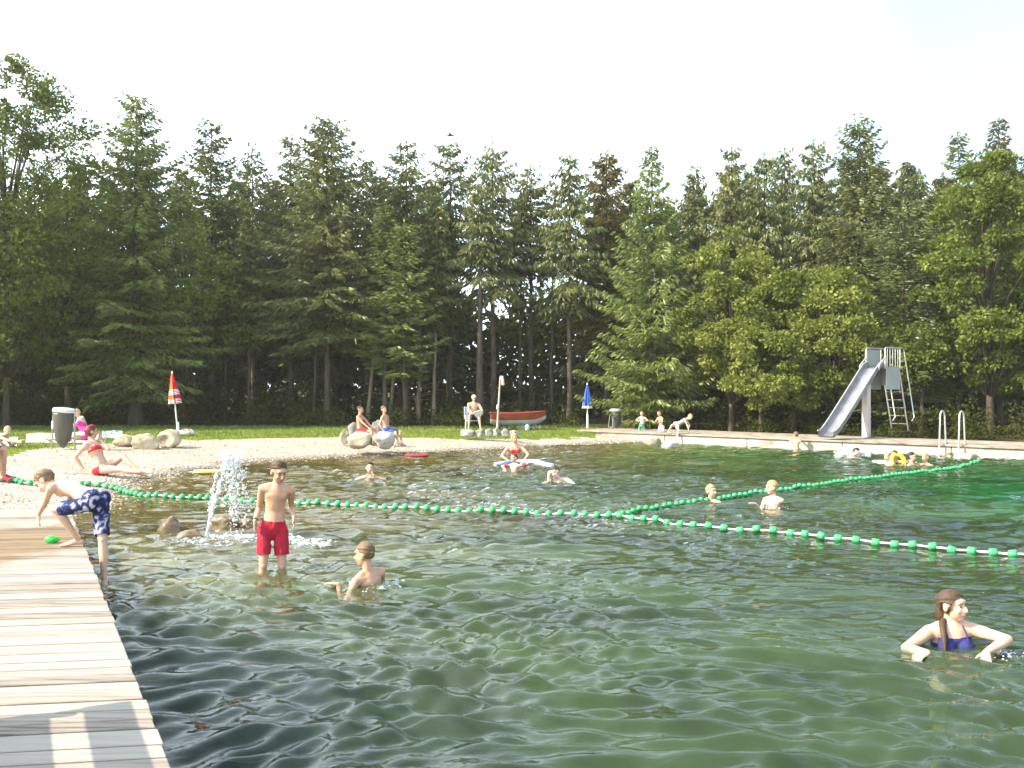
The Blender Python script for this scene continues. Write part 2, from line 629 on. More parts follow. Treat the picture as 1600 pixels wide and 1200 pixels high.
# ------------------------------------------------------------------ water
def water_material():
    m = bpy.data.materials.new('water')
    m.use_nodes = True
    t = m.node_tree
    t.nodes.clear()
    out = nd(m, 'ShaderNodeOutputMaterial')
    tc = nd(m, 'ShaderNodeTexCoord')
    n1 = nd(m, 'ShaderNodeTexNoise')
    n1.inputs['Scale'].default_value = 11.0
    n1.inputs['Detail'].default_value = 3
    n1.inputs['Distortion'].default_value = 0.4
    mp = nd(m, 'ShaderNodeMapping')
    mp.inputs['Scale'].default_value = (0.55, 1.0, 1.0)
    lk(m, tc.outputs['Object'], mp.inputs[0])
    lk(m, mp.outputs[0], n1.inputs['Vector'])
    bp = nd(m, 'ShaderNodeBump')
    bp.inputs['Strength'].default_value = 0.5
    bp.inputs['Distance'].default_value = 0.018
    lk(m, n1.outputs[0], bp.inputs['Height'])
    fr = nd(m, 'ShaderNodeFresnel')
    fr.inputs['IOR'].default_value = 1.333
    lk(m, bp.outputs[0], fr.inputs['Normal'])
    gl = nd(m, 'ShaderNodeBsdfGlossy')
    gl.inputs['Roughness'].default_value = 0.03
    gl.inputs[0].default_value = (1, 1, 1, 1)
    lk(m, bp.outputs[0], gl.inputs['Normal'])
    tr = nd(m, 'ShaderNodeBsdfTransparent')
    tr.inputs[0].default_value = (0.97, 0.99, 0.96, 1)
    df = nd(m, 'ShaderNodeBsdfDiffuse')
    # suspended matter differs from place to place: brown over the shallows, emerald over the deep part
    at = nd(m, 'ShaderNodeAttribute', attribute_name='murk')
    lk(m, at.outputs['Color'], df.inputs[0])
    upn = nd(m, 'ShaderNodeCombineXYZ')          # the murk hangs in the water: it does not follow the ripples
    upn.inputs[2].default_value = 1.0
    lk(m, upn.outputs[0], df.inputs['Normal'])
    mx = nd(m, 'ShaderNodeMixShader')
    mx.inputs[0].default_value = 0.27
    lk(m, tr.outputs[0], mx.inputs[1])
    lk(m, df.outputs[0], mx.inputs[2])
    m2 = nd(m, 'ShaderNodeMixShader')
    lk(m, fr.outputs[0], m2.inputs[0])
    lk(m, mx.outputs[0], m2.inputs[1])
    lk(m, gl.outputs[0], m2.inputs[2])
    lk(m, m2.outputs[0], out.inputs['Surface'])
    va = nd(m, 'ShaderNodeVolumeAbsorption')
    va.inputs['Color'].default_value = (0.46, 0.64, 0.40, 1)
    va.inputs['Density'].default_value = 1.35
    lk(m, va.outputs[0], out.inputs['Volume'])
    return m


def wave_height(X, Y):
    rs = np.random.RandomState(21)
    h = np.zeros_like(X)
    # slow domain warp so that crests do not run straight
    wx = X + 0.35 * np.sin(0.9 * Y + 0.5 * X) + 0.2 * np.sin(1.7 * X - 1.1 * Y + 1)
    wy = Y + 0.25 * np.sin(0.8 * X + 0.3 * Y + 2) + 0.12 * np.sin(2.1 * X + 1.3 * Y)
    for k in range(96):
        lam = 0.13 * (0.66 / 0.13) ** rs.uniform(0, 1)
        th = math.radians(90 + rs.normal(-6, 27))
        kk = 2 * math.pi / lam
        amp = 0.0043 * (lam / 0.6) ** 0.70
        h += amp * np.sin(kk * (math.cos(th) * wx + math.sin(th) * wy) + rs.uniform(0, 6.28))
    calm = 0.75 + 0.45 * np.sin(0.35 * X + 0.22 * Y + 1.0) * np.sin(0.27 * Y - 0.12 * X)
    h = h * calm
    for cx, cy, am, ln in RINGS:                   # rings spreading from bathers and from the fountain
        rr = np.sqrt((X - cx) ** 2 + (Y - cy) ** 2)
        h = h + am * np.exp(-rr / ln) * np.sin(rr * 17.0 / (.6 + ln * .5) + 2.5 * np.sin(cx * 7 + np.arctan2(Y - cy, X - cx)))
    return h


RINGS = [(-2.36, 9.47, .010, .7), (-1.25, 8.63, .013, .8), (3.1, 6.85, .006, .6), (3.42, 6.5, .005, .3), (-2.7, 11.5, .022, 1.1), (-2.2, 11.2, .015, .9),
         (-2.8, 18.7, .010, .7), (.1, 20.6, .012, .8), (.9, 18.2, .010, .7), (3.15, 15.1, .005, .5), (3.9, 14.2, .006, .6), (8.8, 24.6, .02, 1.0), (8.9, 22.8, .012, .8), (9.4, 22.2, .012, .8), (-3.72, 8.8, .008, .4)]


wy_ = [0.6]
while wy_[-1] < 37.5:
    wy_.append(wy_[-1] + float(np.clip(wy_[-1] ** 2 / 1800, 0.018, 0.05)))
wy_ = np.array(wy_)
wt = np.linspace(-0.98, 0.98, 560)
WT, WY = np.meshgrid(wt, wy_)
WX = WT * WY
WZ = wave_height(WX, WY)
nc, nr_ = len(wt), len(wy_)
r, c = np.meshgrid(np.arange(nr_ - 1), np.arange(nc - 1), indexing='ij')
WF = np.stack([(r * nc + c), (r * nc + c + 1), ((r + 1) * nc + c + 1), ((r + 1) * nc + c)], -1).reshape(-1, 4)
me_w = np_mesh('water', np.column_stack([WX.ravel(), WY.ravel(), WZ.ravel()]), WF, water_material(), True)
WP = np.column_stack([WX.ravel(), WY.ravel()])
sst = lambda v, a, b: (lambda t: t * t * (3 - 2 * t))(np.clip((v - a) / (b - a), 0, 1))
shal = 1 - sst(seg_dist(WP, BEACH) + 1.2 * lump(WP), 1.5, 9.0)
emer = sst(WP[:, 0] + .12 * WP[:, 1] + .8 * lump(WP), 6.2, 11.0) * (1 - .75 * sst(WP[:, 1], 17.5, 22))
edge_d = (WP - E0) @ np.array((ED[1], -ED[0])) if False else (WP - np.array((-1.336, 3.78))) @ unit(np.array((1.0, 0.511)))
deep = (1 - sst(edge_d + .5 * lump(WP), 0, 2.2)) * (1 - sst(WP[:, 1], 6.8, 9.8))
cloudy = np.exp(-(((WP[:, 0] + 2.5) / 2.2) ** 2 + ((WP[:, 1] - 10.6) / 1.7) ** 2) ** 1.5)
mk = np.array((0.110, 0.172, 0.074))[None] * np.ones((len(WP), 1))
mixc = lambda base, c, f: base * (1 - f[:, None]) + np.array(c)[None] * f[:, None]
mk = mixc(mk, (0.25, 0.185, 0.055), shal)
mk = mixc(mk, (0.020, 0.26, 0.070), emer)
mk = mixc(mk, (0.030, 0.046, 0.048), deep)
mk = mixc(mk, (0.30, 0.29, 0.17), cloudy * .75)
mk = mk * np.clip(1 + .30 * lump(WP * 1.7) + .18 * lump(WP * 4.1 + 3), .3, 1.9)[:, None]
ca = me_w.color_attributes.new('murk', 'FLOAT_COLOR', 'POINT')
ca.data.foreach_set('color', np.column_stack([mk, np.ones(len(mk))]).astype(np.float32).ravel())
tag(put('water', me_w), kind='structure')

# ------------------------------------------------------------------ wooden deck on the left
def wood_material(name, c0, c1, c2, axis_scale, rough=0.8, stain=None):
    m = mat(name, c1, rough, spec=0.15)
    b = m.node_tree.nodes['Principled BSDF']
    tc = nd(m, 'ShaderNodeTexCoord')
    mp = nd(m, 'ShaderNodeMapping')
    mp.inputs['Scale'].default_value = axis_scale
    mp.inputs['Rotation'].default_value = (0, 0, math.radians(-8.5))
    lk(m, tc.outputs['Object'], mp.inputs[0])
    n = nd(m, 'ShaderNodeTexNoise')
    n.inputs['Scale'].default_value = 3
    n.inputs['Detail'].default_value = 9
    n.inputs['Roughness'].default_value = 0.7
    lk(m, mp.outputs[0], n.inputs['Vector'])
    geo = nd(m, 'ShaderNodeNewGeometry')
    ad = nd(m, 'ShaderNodeMath', operation='MULTIPLY_ADD')
    ad.inputs[1].default_value = 0.30
    lk(m, geo.outputs['Random Per Island'], ad.inputs[0])
    lk(m, n.outputs[0], ad.inputs[2])
    r = nd(m, 'ShaderNodeValToRGB')
    e = r.color_ramp.elements
    e[0].position, e[0].color = 0.36, (*c0, 1)
    e[1].position, e[1].color = 0.78, (*c2, 1)
    q = e.new(0.52)
    q.color = (*c1, 1)
    lk(m, ad.outputs[0], r.inputs[0])
    if stain:
        # water stain where the bathers climb out
        vd = nd(m, 'ShaderNodeVectorMath', operation='DISTANCE')
        gp = nd(m, 'ShaderNodeNewGeometry')
        lk(m, gp.outputs['Position'], vd.inputs[0])
        vd.inputs[1].default_value = stain
        n3 = nd(m, 'ShaderNodeTexNoise')
        n3.inputs['Scale'].default_value = 1.6
        n3.inputs['Detail'].default_value = 5
        lk(m, gp.outputs['Position'], n3.inputs['Vector'])
        s1 = nd(m, 'ShaderNodeMath', operation='MULTIPLY_ADD')
        s1.inputs[1].default_value = 2.6
        lk(m, n3.outputs[0], s1.inputs[0])
        lk(m, vd.outputs['Value'], s1.inputs[2])
        mr = nd(m, 'ShaderNodeMapRange', interpolation_type='SMOOTHSTEP')
        mr.inputs['From Min'].default_value = 2.05
        mr.inputs['From Max'].default_value = 2.75
        mr.inputs['To Min'].default_value = .85
        mr.inputs['To Max'].default_value = 0
        lk(m, s1.outputs[0], mr.inputs[0])
        ms = nd(m, 'ShaderNodeMix', data_type='RGBA', blend_type='MULTIPLY')
        lk(m, mr.outputs[0], ms.inputs[0])
        lk(m, r.outputs[0], ms.inputs[6])
        ms.inputs[7].default_value = (.62, .47, .30, 1)
        lk(m, ms.outputs[2], b.inputs['Base Color'])
    else:
        lk(m, r.outputs[0], b.inputs['Base Color'])
    bp = nd(m, 'ShaderNodeBump')
    bp.inputs['Strength'].default_value = 0.5
    bp.inputs['Distance'].default_value = 0.006
    lk(m, n.outputs[0], bp.inputs['Height'])
    lk(m, bp.outputs[0], b.inputs['Normal'])
    return m


M_deck = wood_material('deck_wood', (0.08, 0.06, 0.045), (0.235, 0.20, 0.165), (0.34, 0.305, 0.26), (0.5, 9, 9), stain=(-4.75, 9.35, .3))
M_wet_wood = wood_material('wet_wood', (0.08, 0.06, 0.04), (0.22, 0.15, 0.09), (0.36, 0.26, 0.16), (0.5, 9, 9), 0.5)
M_dark_wood = noisy('dark_wood', [(0.3, (0.05, 0.06, 0.05)), (0.7, (0.16, 0.16, 0.13))], 4, 0.8, 0.4)
DZ = 0.30
E0 = np.array((-1.336, 3.78))
ED = unit(np.array((-0.511, 1.0)))
BD = unit(np.array((1.0, 0.15)))
BN = np.array((-BD[1], BD[0]))


def edge_at(p):
    """point where the board line through p meets the right edge of the deck"""
    A = np.array([[BD[0], -ED[0]], [BD[1], -ED[1]]])
    s = np.linalg.solve(A, E0 - p)
    return p + BD * s[0]


def build_deck():
    rs = np.random.RandomState(2)
    deck = thing('wooden_deck', (-3.5, 6, 0), 'weathered whitish plank deck jutting over the water in the left foreground', 'deck')
    corner = np.array((-5.55, 12.0))
    k_far = corner @ BN
    acc = Acc()
    k = -5.0
    while k < k_far - 0.02:
        wdt = rs.choice((0.125, 0.15, 0.175, 0.20))
        k1 = min(k + wdt, k_far)
        zt = DZ + rs.uniform(-.003, .003)
        over = rs.uniform(-0.008, 0.008)
        a0 = edge_at(BN * k) + BD * over
        a1 = edge_at(BN * (k1 - 0.018)) + BD * over
        b0, b1 = a0 - BD * 9, a1 - BD * 9
        n_seg = 1
        V = [(*b0, zt - .045), (*a0, zt - .045), (*a1, zt - .045), (*b1, zt - .045), (*b0, zt), (*a0, zt), (*a1, zt), (*b1, zt)]
        acc.raw(V, [(3, 2, 1, 0), (4, 5, 6, 7), (0, 1, 5, 4), (1, 2, 6, 5), (2, 3, 7, 6), (3, 0, 4, 7)])
        k = k1
    put('deck_boards', acc.mesh('deck_boards', M_deck, False, 0.004), deck)
    j = Acc()
    for off in (0.10, 1.4, 2.9, 4.6):
        nrm = np.array((ED[1], -ED[0]))
        p0 = E0 - ED * 7 - nrm * off
        p1 = E0 + ED * 9.2 - nrm * off
        c_ = (p0 + p1) / 2
        j.box((*c_, DZ - .045 - .085), (0.09, np.linalg.norm(p1 - p0), 0.166), [(nrm[0], nrm[1], 0), (ED[0], ED[1], 0), (0, 0, 1)])
    put('joist', j.mesh('joist', M_dark_wood, False), deck)
    nrm = np.array((ED[1], -ED[0]))
    for i, sd in enumerate((-4, -1.5, 1.0, 3.5, 6, 8.5)):
        p = E0 + ED * sd - nrm * 0.25
        a = Acc()
        a.tube([(*p, -2.2), (*p, DZ - .05)], [0.08, 0.08], n=12, dome=0)
        put('pile', a.mesh('pile', M_dark_wood), deck)


build_deck()

# table standing out of view on the deck: its shadow lies on the boards in the corner
def build_table():
    c = np.array((-2.68, 3.84))
    nrm = np.array((ED[1], -ED[0]))
    t = thing('picnic_table', (*c, DZ), 'slatted wooden table on the near end of the plank deck', 'table')
    ax = [(nrm[0], nrm[1], 0), (ED[0], ED[1], 0), (0, 0, 1)]
    zt = DZ + 0.74
    for o, wo_ in ((-.64, .27), (-.365, .26), (0.03, .17)):
        a = Acc()
        a.box((*(c + nrm * o), zt), (wo_, .92, 0.04), ax)
        put('table_top', a.mesh('table_top', M_deck, False, .005), t)
    for o in (-.41, .41):
        a = Acc()
        a.box((*(c + ED * o - nrm * .33), zt - .041), (0.88, 0.05, 0.04), ax)
        put('crossbar', a.mesh('crossbar', M_deck, False, .004), t)
        for q in (-.6, -.05):
            b = Acc()
            p = c + ED * o * .9 + nrm * q
            b.box((*p, DZ + .34), (0.06, 0.06, 0.68), ax)
            put('leg', b.mesh('leg', M_deck, False, .004), t)


build_table()

# ------------------------------------------------------------------ jetty (bathing platform) on the right
M_fascia = noisy('whitewashed_board', [(0.25, (0.17, 0.135, 0.10)), (0.42, (0.34, 0.30, 0.255)), (0.7, (0.46, 0.43, 0.39))], 1.2, 0.7, 0.25, 14, stretch=(1, 1, 2.5))
M_jetty_top = noisy('jetty_boards', [(0.3, (0.13, 0.10, 0.07)), (0.5, (0.27, 0.225, 0.175)), (0.75, (0.38, 0.33, 0.28))], 2.5, 0.85, 0.5, 10)
PZ = 0.31
JAX = [(wd[0], wd[1], 0), (wn[0], wn[1], 0), (0, 0, 1)]


def JP(s, o, z=0.0):
    """point s metres along the jetty's front, o metres out over the water (negative = behind the front)"""
    p = WALL_A + wd * s + wn * o
    return np.array((p[0], p[1], z))


def build_jetty():
    jt = thing('bathing_jetty', JP(8, -1, 0), 'long low jetty with whitewashed front below the metal slide', 'jetty')
    L = 30.0
    a = Acc()
    rs = np.random.RandomState(8)
    for k, (o0, o1) in enumerate(((-2.6, -2.3), (-2.29, -1.99), (-1.98, -1.68), (-1.67, -1.37), (-1.36, -1.06), (-1.05, -.75), (-.74, -.44), (-.43, -.13), (-.12, 0.06))):
        s = -0.06
        while s < L:
            e = min(s + rs.uniform(3.2, 4.2), L)
            zz = PZ + rs.uniform(-.006, .004)
            a.box(JP((s + e) / 2, (o0 + o1) / 2, zz - .025), (e - s - .006, o1 - o0, .05), JAX)
            s = e
    put('jetty_boards', a.mesh('jetty_boards', M_jetty_top, False, .006), jt)
    s = 0.0
    for e in (0.62, 3.6, 6.6, 9.6, 12.55, 15.4, 18.4, 21.4, 24.4, 27.4, 30):
        a = Acc()
        a.box(JP((s + e) / 2, -0.02, (PZ - .055 - .03) / 2), (e - s - .025, .05, PZ - .055 + .03), JAX)
        put('fascia_board', a.mesh('fascia_board', M_fascia, False, .004), jt)
        s = e
    a = Acc()
    a.box(JP(-0.022, -1.28, .12), (.044, 2.46, .27), JAX)
    put('end_board', a.mesh('end_board', M_fascia, False, .004), jt)
    for k in range(11):
        a = Acc()
        p = JP(0.3 + k * 2.9, -.35)
        a.tube([(p[0], p[1], -2.4), (p[0], p[1], PZ - .06)], [.09, .09], n=10, dome=0)
        put('pile', a.mesh('pile', M_dark_wood), jt)
    a = Acc()
    a.box(JP(12.9, 0.25, -.06), (0.62, .42, .34), JAX)
    tag(put('concrete_step', a.mesh('concrete_step', M_fascia, False, .03), None, JP(8.35, .25, 0)), 'pale step block in the water against the jetty front, left of the slide', 'step')


build_jetty()

# ================================================================== TREES
def norm_rows(A):
    return A / np.maximum(np.linalg.norm(A, axis=1, keepdims=True), 1e-9)


def cards(P, A, L, Wd, rs, roll=None):
    """diamond shaped leaf cards: base points P, axis directions A, lengths L, widths Wd"""
    n = len(P)
    A = norm_rows(A)
    r = rs.normal(size=(n, 3)) if roll is None else roll
    S = norm_rows(np.cross(A, r))
    L = np.broadcast_to(L, (n,))[:, None]
    Wd = np.broadcast_to(Wd, (n,))[:, None]
    V = np.empty((n, 4, 3))
    V[:, 0] = P
    V[:, 1] = P + A * L * .45 + S * Wd * .5
    V[:, 2] = P + A * L
    V[:, 3] = P + A * L * .5 - S * Wd * .5
    return V


def crown_mesh(name, Vlist, m):
    V = np.concatenate(Vlist).reshape(-1, 3)
    return np_mesh(name, V, np.arange(len(V)).reshape(-1, 4), m)


def spruce(base, H, R, zb, seed, m_leaf, m_bark, label, droop=0.35, hang=0.6, dens=1.15, card=(.27, .056), stiff=0.0, sparse=1.0, lean=(0, 0), group=None, cat='tree', step=0.42, dead=True, shape=0.66, name='spruce_tree', trunk_r=None):
    rs = np.random.RandomState(seed)
    bx, by, bz = base
    t = thing(name, base, label, cat, group)
    tr = trunk_r or (0.028 + H * 0.0095)
    lx, ly = lean
    axis = lambda z: np.array((bx + lx * z / H, by + ly * z / H, bz + z))
    a = Acc()
    zs = np.linspace(-.2, H * .97, 9)
    wob = rs.normal(0, .03, (9, 2))
    wob[0] = 0
    a.tube([axis(z) + np.array((*w_, 0)) for z, w_ in zip(zs, wob)], [max(tr * (1 - z / H * .93) * (1.35 if z < 0 else 1), .012) for z in zs], n=8, dome=0.4)
    Pl, Al, Ll, Wl = [], [], [], []
    z = zb
    first = True
    while z < H * .985:
        tt = (z - zb) / max(H - zb, .1)
        prof = (1 - tt) ** shape * min(1.0, 0.55 + tt * 3.5)
        nb = max(4, int(round((4 + 3 * (1 - tt)) * sparse)))
        az0 = rs.uniform(0, 6.28)
        for b in range(nb):
            az = az0 + b * 6.283 / nb + rs.normal(0, .25)
            L = R * prof * rs.uniform(.62, 1.18) + .10
            zz = z + rs.uniform(-.2, .2)
            el = (0.75 * tt - 0.12) + rs.normal(0, .08)
            out = np.array((math.cos(az), math.sin(az), 0))
            lat = np.array((-out[1], out[0], 0))
            K = max(3, int(L / 0.085 * dens))
            s = (np.arange(K) + rs.uniform(0, 1, K)) / K
            dz = L * (el * s - droop * (1 - tt * .6) * s ** 2 + (0.22 + stiff) * s ** 3)
            cpos = axis(zz)[None] + out * (L * s)[:, None] + np.array((0, 0, 1.0)) * dz[:, None]
            mul = 7
            P = np.repeat(cpos, mul, 0)
            sgn = rs.choice((-1, 1), len(P))
            sp = np.repeat((0.10 + .30 * L * (1 - s) ** .7 * np.minimum(1, s * 4)), mul) * rs.uniform(0, 1, len(P)) ** .8
            P = P + lat * (sgn * sp)[:, None]
            hg = hang * rs.uniform(.3, 1.2, len(P))
            P[:, 2] -= sp * (.25 + .3 * hang)
            A = out * rs.uniform(.25, .8, len(P))[:, None] + lat * (sgn * rs.uniform(.1, .9, len(P)))[:, None]
            A[:, 2] -= hg
            Pl.append(P)
            Al.append(A)
            Ll.append(card[0] * rs.uniform(.65, 1.3, len(P)) * (1 - .35 * tt))
            Wl.append(card[1] * rs.uniform(.7, 1.4, len(P)))
            if L > .5 and b % 2 == 0:
                e = axis(zz)
                a.tube([e, e + out * L * .5 + np.array((0, 0, L * (el * .5 - droop * .25))), e + out * L * .9 + np.array((0, 0, L * (el * .9 - droop * .8)))], [.022, .014, .006], n=3, dome=0)
        z += step * rs.uniform(.75, 1.2) * (1 - .45 * tt)
    # leader shoot
    n = 26
    zt = rs.uniform(H * .93, H * 1.0, n)
    P = np.array([axis(q) for q in zt])
    A = rs.normal(0, .6, (n, 3))
    A[:, 2] = np.abs(A[:, 2]) + .6
    Pl.append(P); Al.append(A); Ll.append(np.full(n, .18)); Wl.append(np.full(n, .05))
    # dead bare branches under the crown
    if dead and zb > 1.4:
        for k in range(int(zb * 5)):
            zz = rs.uniform(.8, zb)
            az = rs.uniform(0, 6.28)
            L = rs.uniform(.25, .9)
            e = axis(zz)
            o = np.array((math.cos(az), math.sin(az), rs.uniform(-.35, .1)))
            a.tube([e, e + o * L * .6, e + o * L + np.array((0, 0, -.06))], [.013, .009, .004], n=3, dome=0)
    put('trunk', a.mesh('trunk', m_bark), t)
    V = cards(np.concatenate(Pl), np.concatenate(Al), np.concatenate(Ll), np.concatenate(Wl), rs)
    put('crown', crown_mesh('crown', [V], m_leaf), t)
    return t


def broadleaf(base, H, R, zb, seed, m_leaf, m_bark, label, n_clump=75, per=150, card=(.115, .075), clump=(.42, .8), flat=1.0, name='broadleaf_tree', cat='tree', group=None, fork=.35, top_bias=0.0, trunk_r=None):
    rs = np.random.RandomState(seed)
    b = np.asarray(base, float)
    t = thing(name, base, label, cat, group)
    tr = trunk_r or (.03 + H * .011)
    a = Acc()
    top = b + np.array((rs.normal(0, .15), rs.normal(0, .15), H * .86))
    zs = np.linspace(0, 1, 7)
    ax = [b + (top - b) * q + np.array((rs.normal(0, .05) * q, rs.normal(0, .05) * q, -.2 if q == 0 else 0)) for q in zs]
    a.tube(ax, [tr * (1 - .85 * q) * (1.3 if q == 0 else 1) for q in zs], n=8, dome=.4)
    zc = (zb + H) / 2
    hh = (H - zb) / 2
    lobes = rs.normal(size=(7, 3))
    lobes = norm_rows(lobes)
    lamp = rs.uniform(.1, .5, 7)
    Pl, Al, Ll, Wl = [], [], [], []
    for k in range(n_clump):
        d = rs.normal(size=3)
        d /= np.linalg.norm(d)
        lob = 0.78 + np.sum(lamp * np.maximum(0, lobes @ d) ** 3)
        rad = lob * rs.uniform(.35, 1.0) ** .5
        # egg shape: widest below the middle
        wz = 1.0 - .34 * d[2] - (.25 if d[2] < -.6 else 0)
        c = b + np.array((d[0] * R * rad * wz, d[1] * R * rad * wz, zc + d[2] * hh * min(rad, 1.02)))
        cr = rs.uniform(*clump) * (0.75 + .25 * (1 - abs(d[2])))
        n = int(per * rs.uniform(.6, 1.25))
        q = rs.normal(size=(n, 3))
        q = norm_rows(q) * (rs.uniform(.15, 1, n) ** .45)[:, None]
        q[:, 2] *= .62 * flat
        P = c + q * cr
        A = norm_rows(q) + rs.normal(0, .55, (n, 3)) + (c - b - np.array((0, 0, zc)))[None] * .12 / max(R, .3)
        A[:, 2] -= .25
        Pl.append(P); Al.append(A)
        q_ = rs.uniform(.45, 1.45, n)
        Ll.append(card[0] * q_); Wl.append(card[1] * q_ * rs.uniform(.8, 1.2, n))
        # limb to the clump
        if k % 2 == 0:
            f = np.clip((c[2] - b[2] - hh * .55) / H, .15, .82)
            s0 = b + (top - b) * f
            mid = (s0 + c) / 2 + np.array((0, 0, .12 * np.linalg.norm(c - s0)))
            a.tube([s0, mid, c], [tr * .34 * (1 - f * .5), tr * .2, .008], n=4, dome=0)
    put('trunk', a.mesh('trunk', m_bark), t)
    V = cards(np.concatenate(Pl), np.concatenate(Al), np.concatenate(Ll), np.concatenate(Wl), rs)
    put('crown', crown_mesh('crown', [V], m_leaf), t)
    return t


ML_spruce = leaf_mat('spruce_needles', (0.047, 0.061, 0.017), (0.108, 0.120, 0.030), (0.199, 0.188, 0.049), .22, .1)
ML_blue = leaf_mat('blue_green_needles', (0.046, 0.067, 0.018), (0.105, 0.129, 0.035), (0.187, 0.193, 0.051), .22, .1)
ML_pale = leaf_mat('pale_needles', (0.079, 0.107, 0.021), (0.159, 0.196, 0.044), (0.254, 0.286, 0.072), .3, .1)
ML_brown = leaf_mat('brownish_needles', (0.063, 0.073, 0.019), (0.124, 0.140, 0.037), (0.192, 0.199, 0.057), .25, .1)
ML_rust = leaf_mat('rusty_needles', (0.070, 0.062, 0.017), (0.128, 0.110, 0.032), (0.165, 0.140, 0.048), .25, .0)
ML_leaf = leaf_mat('broad_leaves', (0.061, 0.087, 0.014), (0.130, 0.163, 0.027), (0.218, 0.242, 0.048), .36, .03)
ML_oak = leaf_mat('oak_leaves', (0.081, 0.107, 0.018), (0.175, 0.202, 0.035), (0.276, 0.287, 0.070), .32, .03)
ML_shrub = leaf_mat('shrub_leaves', (0.09, 0.11, 0.03), (0.19, 0.21, 0.075), (0.32, 0.33, 0.15), .32, .03)
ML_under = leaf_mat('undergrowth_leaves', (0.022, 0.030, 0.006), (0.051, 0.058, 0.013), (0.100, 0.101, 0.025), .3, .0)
MB_spruce = noisy('spruce_bark', [(0.3, (0.035, 0.027, 0.018)), (0.6, (0.09, 0.07, 0.048)), (0.8, (0.15, 0.125, 0.09))], 3, .9, .6, 14, stretch=(3, 3, .7))
MB_pale = noisy('pale_bark', [(0.3, (0.14, 0.11, 0.07)), (0.6, (0.28, 0.22, 0.14)), (0.8, (0.40, 0.33, 0.23))], 3, .9, .6, 14, stretch=(3, 3, .7))


def tree_at(u, v, Y):
    x = (u - CX) / F * Y
    zg = gz(x, Y)
    top = CH + (VH - v) / F * Y
    return (x, Y, zg), top - zg


SP = [
    # u, v_top, Y, R, crown base, needles, bark, extra, label
    (213, 143, 36.5, 2.25, 1.9, ML_pale, MB_spruce, dict(hang=.45, trunk_r=.26, sparse=1.2), 'broad pointed spruce, tallest conifer behind the grey litter bin'),
    (330, 186, 40, 1.75, 2.0, ML_blue, MB_spruce, dict(hang=.4), 'blue-green pointed spruce, second conifer from the left behind the red parasol'),
    (395, 224, 42, 1.35, 2.6, ML_blue, MB_spruce, dict(sparse=.8), 'thin open spruce between the blue-green spruce and a narrow dark spire'),
    (455, 207, 41, 1.2, 2.2, ML_brown, MB_spruce, dict(), 'narrow dark spruce spire just left of the big dark rounded spruce'),
    (512, 180, 38, 2.15, 1.6, ML_spruce, MB_spruce, dict(sparse=1.35, hang=.5), 'big dense dark rounded spruce, highest of the tops left of the seated boys'),
    (573, 248, 42, 1.5, 3.0, ML_spruce, MB_spruce, dict(), 'dark spruce with its top on the right shoulder of the big dense dark spruce'),
    (635, 217, 39, 1.65, 2.5, ML_blue, MB_spruce, dict(hang=.45), 'light blue-green spruce with feathery top above the two boys on the rocks'),
    (603, 318, 37.2, .85, 3.2, ML_pale, MB_spruce, dict(hang=.2, stiff=.2), 'small pale young spruce top, the higher one of two in front of the forest'),
    (632, 342, 36.8, 1.0, 2.9, ML_pale, MB_spruce, dict(hang=.2, stiff=.2), 'small pale young spruce top, the lower one of two in front of the forest'),
    (703, 221, 40.5, 1.45, 8.6, ML_blue, MB_spruce, dict(sparse=.85), 'loose blue-green spruce below the flying bird'),
    (770, 226, 38.5, 1.6, 7.2, ML_brown, MB_spruce, dict(hang=1.2, droop=.6), 'ragged olive spruce with hanging twigs and sky showing between trunks below it'),
    (830, 262, 40.5, 1.25, 8.6, ML_spruce, MB_spruce, dict(hang=.9, droop=.5), 'short-topped spruce in the dip right of the ragged olive spruce'),
    (890, 239, 38, 1.25, 6.6, ML_brown, MB_spruce, dict(hang=1.2, droop=.6), 'narrow spruce with drooping branches just left of the brownish pointed spruce'),
    (948, 235, 40, 1.45, 4.5, ML_rust, MB_spruce, dict(sparse=1.3), 'brownish pointed spruce left of the pale open larch'),
    (1085, 262, 41.5, 1.2, 3, ML_spruce, MB_spruce, dict(hang=.9), 'low dark spruce directly right of the pale open larch'),
    (1143, 226, 38.5, 1.3, 3, ML_spruce, MB_spruce, dict(hang=1.2, droop=.5), 'narrow pointed spruce with a thin bare tip above the oak'),
    (1195, 234, 38, 1.3, 3, ML_brown, MB_spruce, dict(hang=1.3, droop=.6), 'left one of two spruces with touching tops behind the oak'),
    (1226, 233, 39.5, 1.15, 3, ML_spruce, MB_spruce, dict(hang=1.2, droop=.6), 'right one of two spruces with touching tops behind the oak'),
    (1272, 216, 37.5, 1.35, 3, ML_brown, MB_spruce, dict(hang=1.3, droop=.6), 'spruce with long hanging curtains left of the stout yellowish spruce'),
    (1342, 188, 36.5, 1.75, 2.5, ML_brown, MB_spruce, dict(hang=.35, sparse=1.5, stiff=.15), 'stout yellowish dense spruce rising highest above the metal slide'),
    (1435, 268, 36, 1.35, 2, ML_blue, MB_spruce, dict(hang=.5), 'lower grey-green spruce in the dip right of the stout yellowish spruce'),
    (1497, 208, 37, 1.0, 2, ML_spruce, MB_spruce, dict(sparse=.7, hang=.3), 'thin half-bare spruce top left of the rusty spire'),
    (1560, 187, 38, 1.0, 2, ML_rust, MB_spruce, dict(sparse=1.3, hang=.4), 'rusty brown spruce spire above the big broadleaf on the right'),
    (1612, 235, 38, 1.2, 2, ML_brown, MB_spruce, dict(), 'brown-green spruce beside the rusty spire, outermost conifer on the right'),
    (1412, 316, 31.8, 1.65, .9, ML_blue, MB_spruce, dict(hang=.12, droop=.12, step=.6, sparse=1.2), 'spruce with flat horizontal branch layers directly behind the slide ladder'),
]
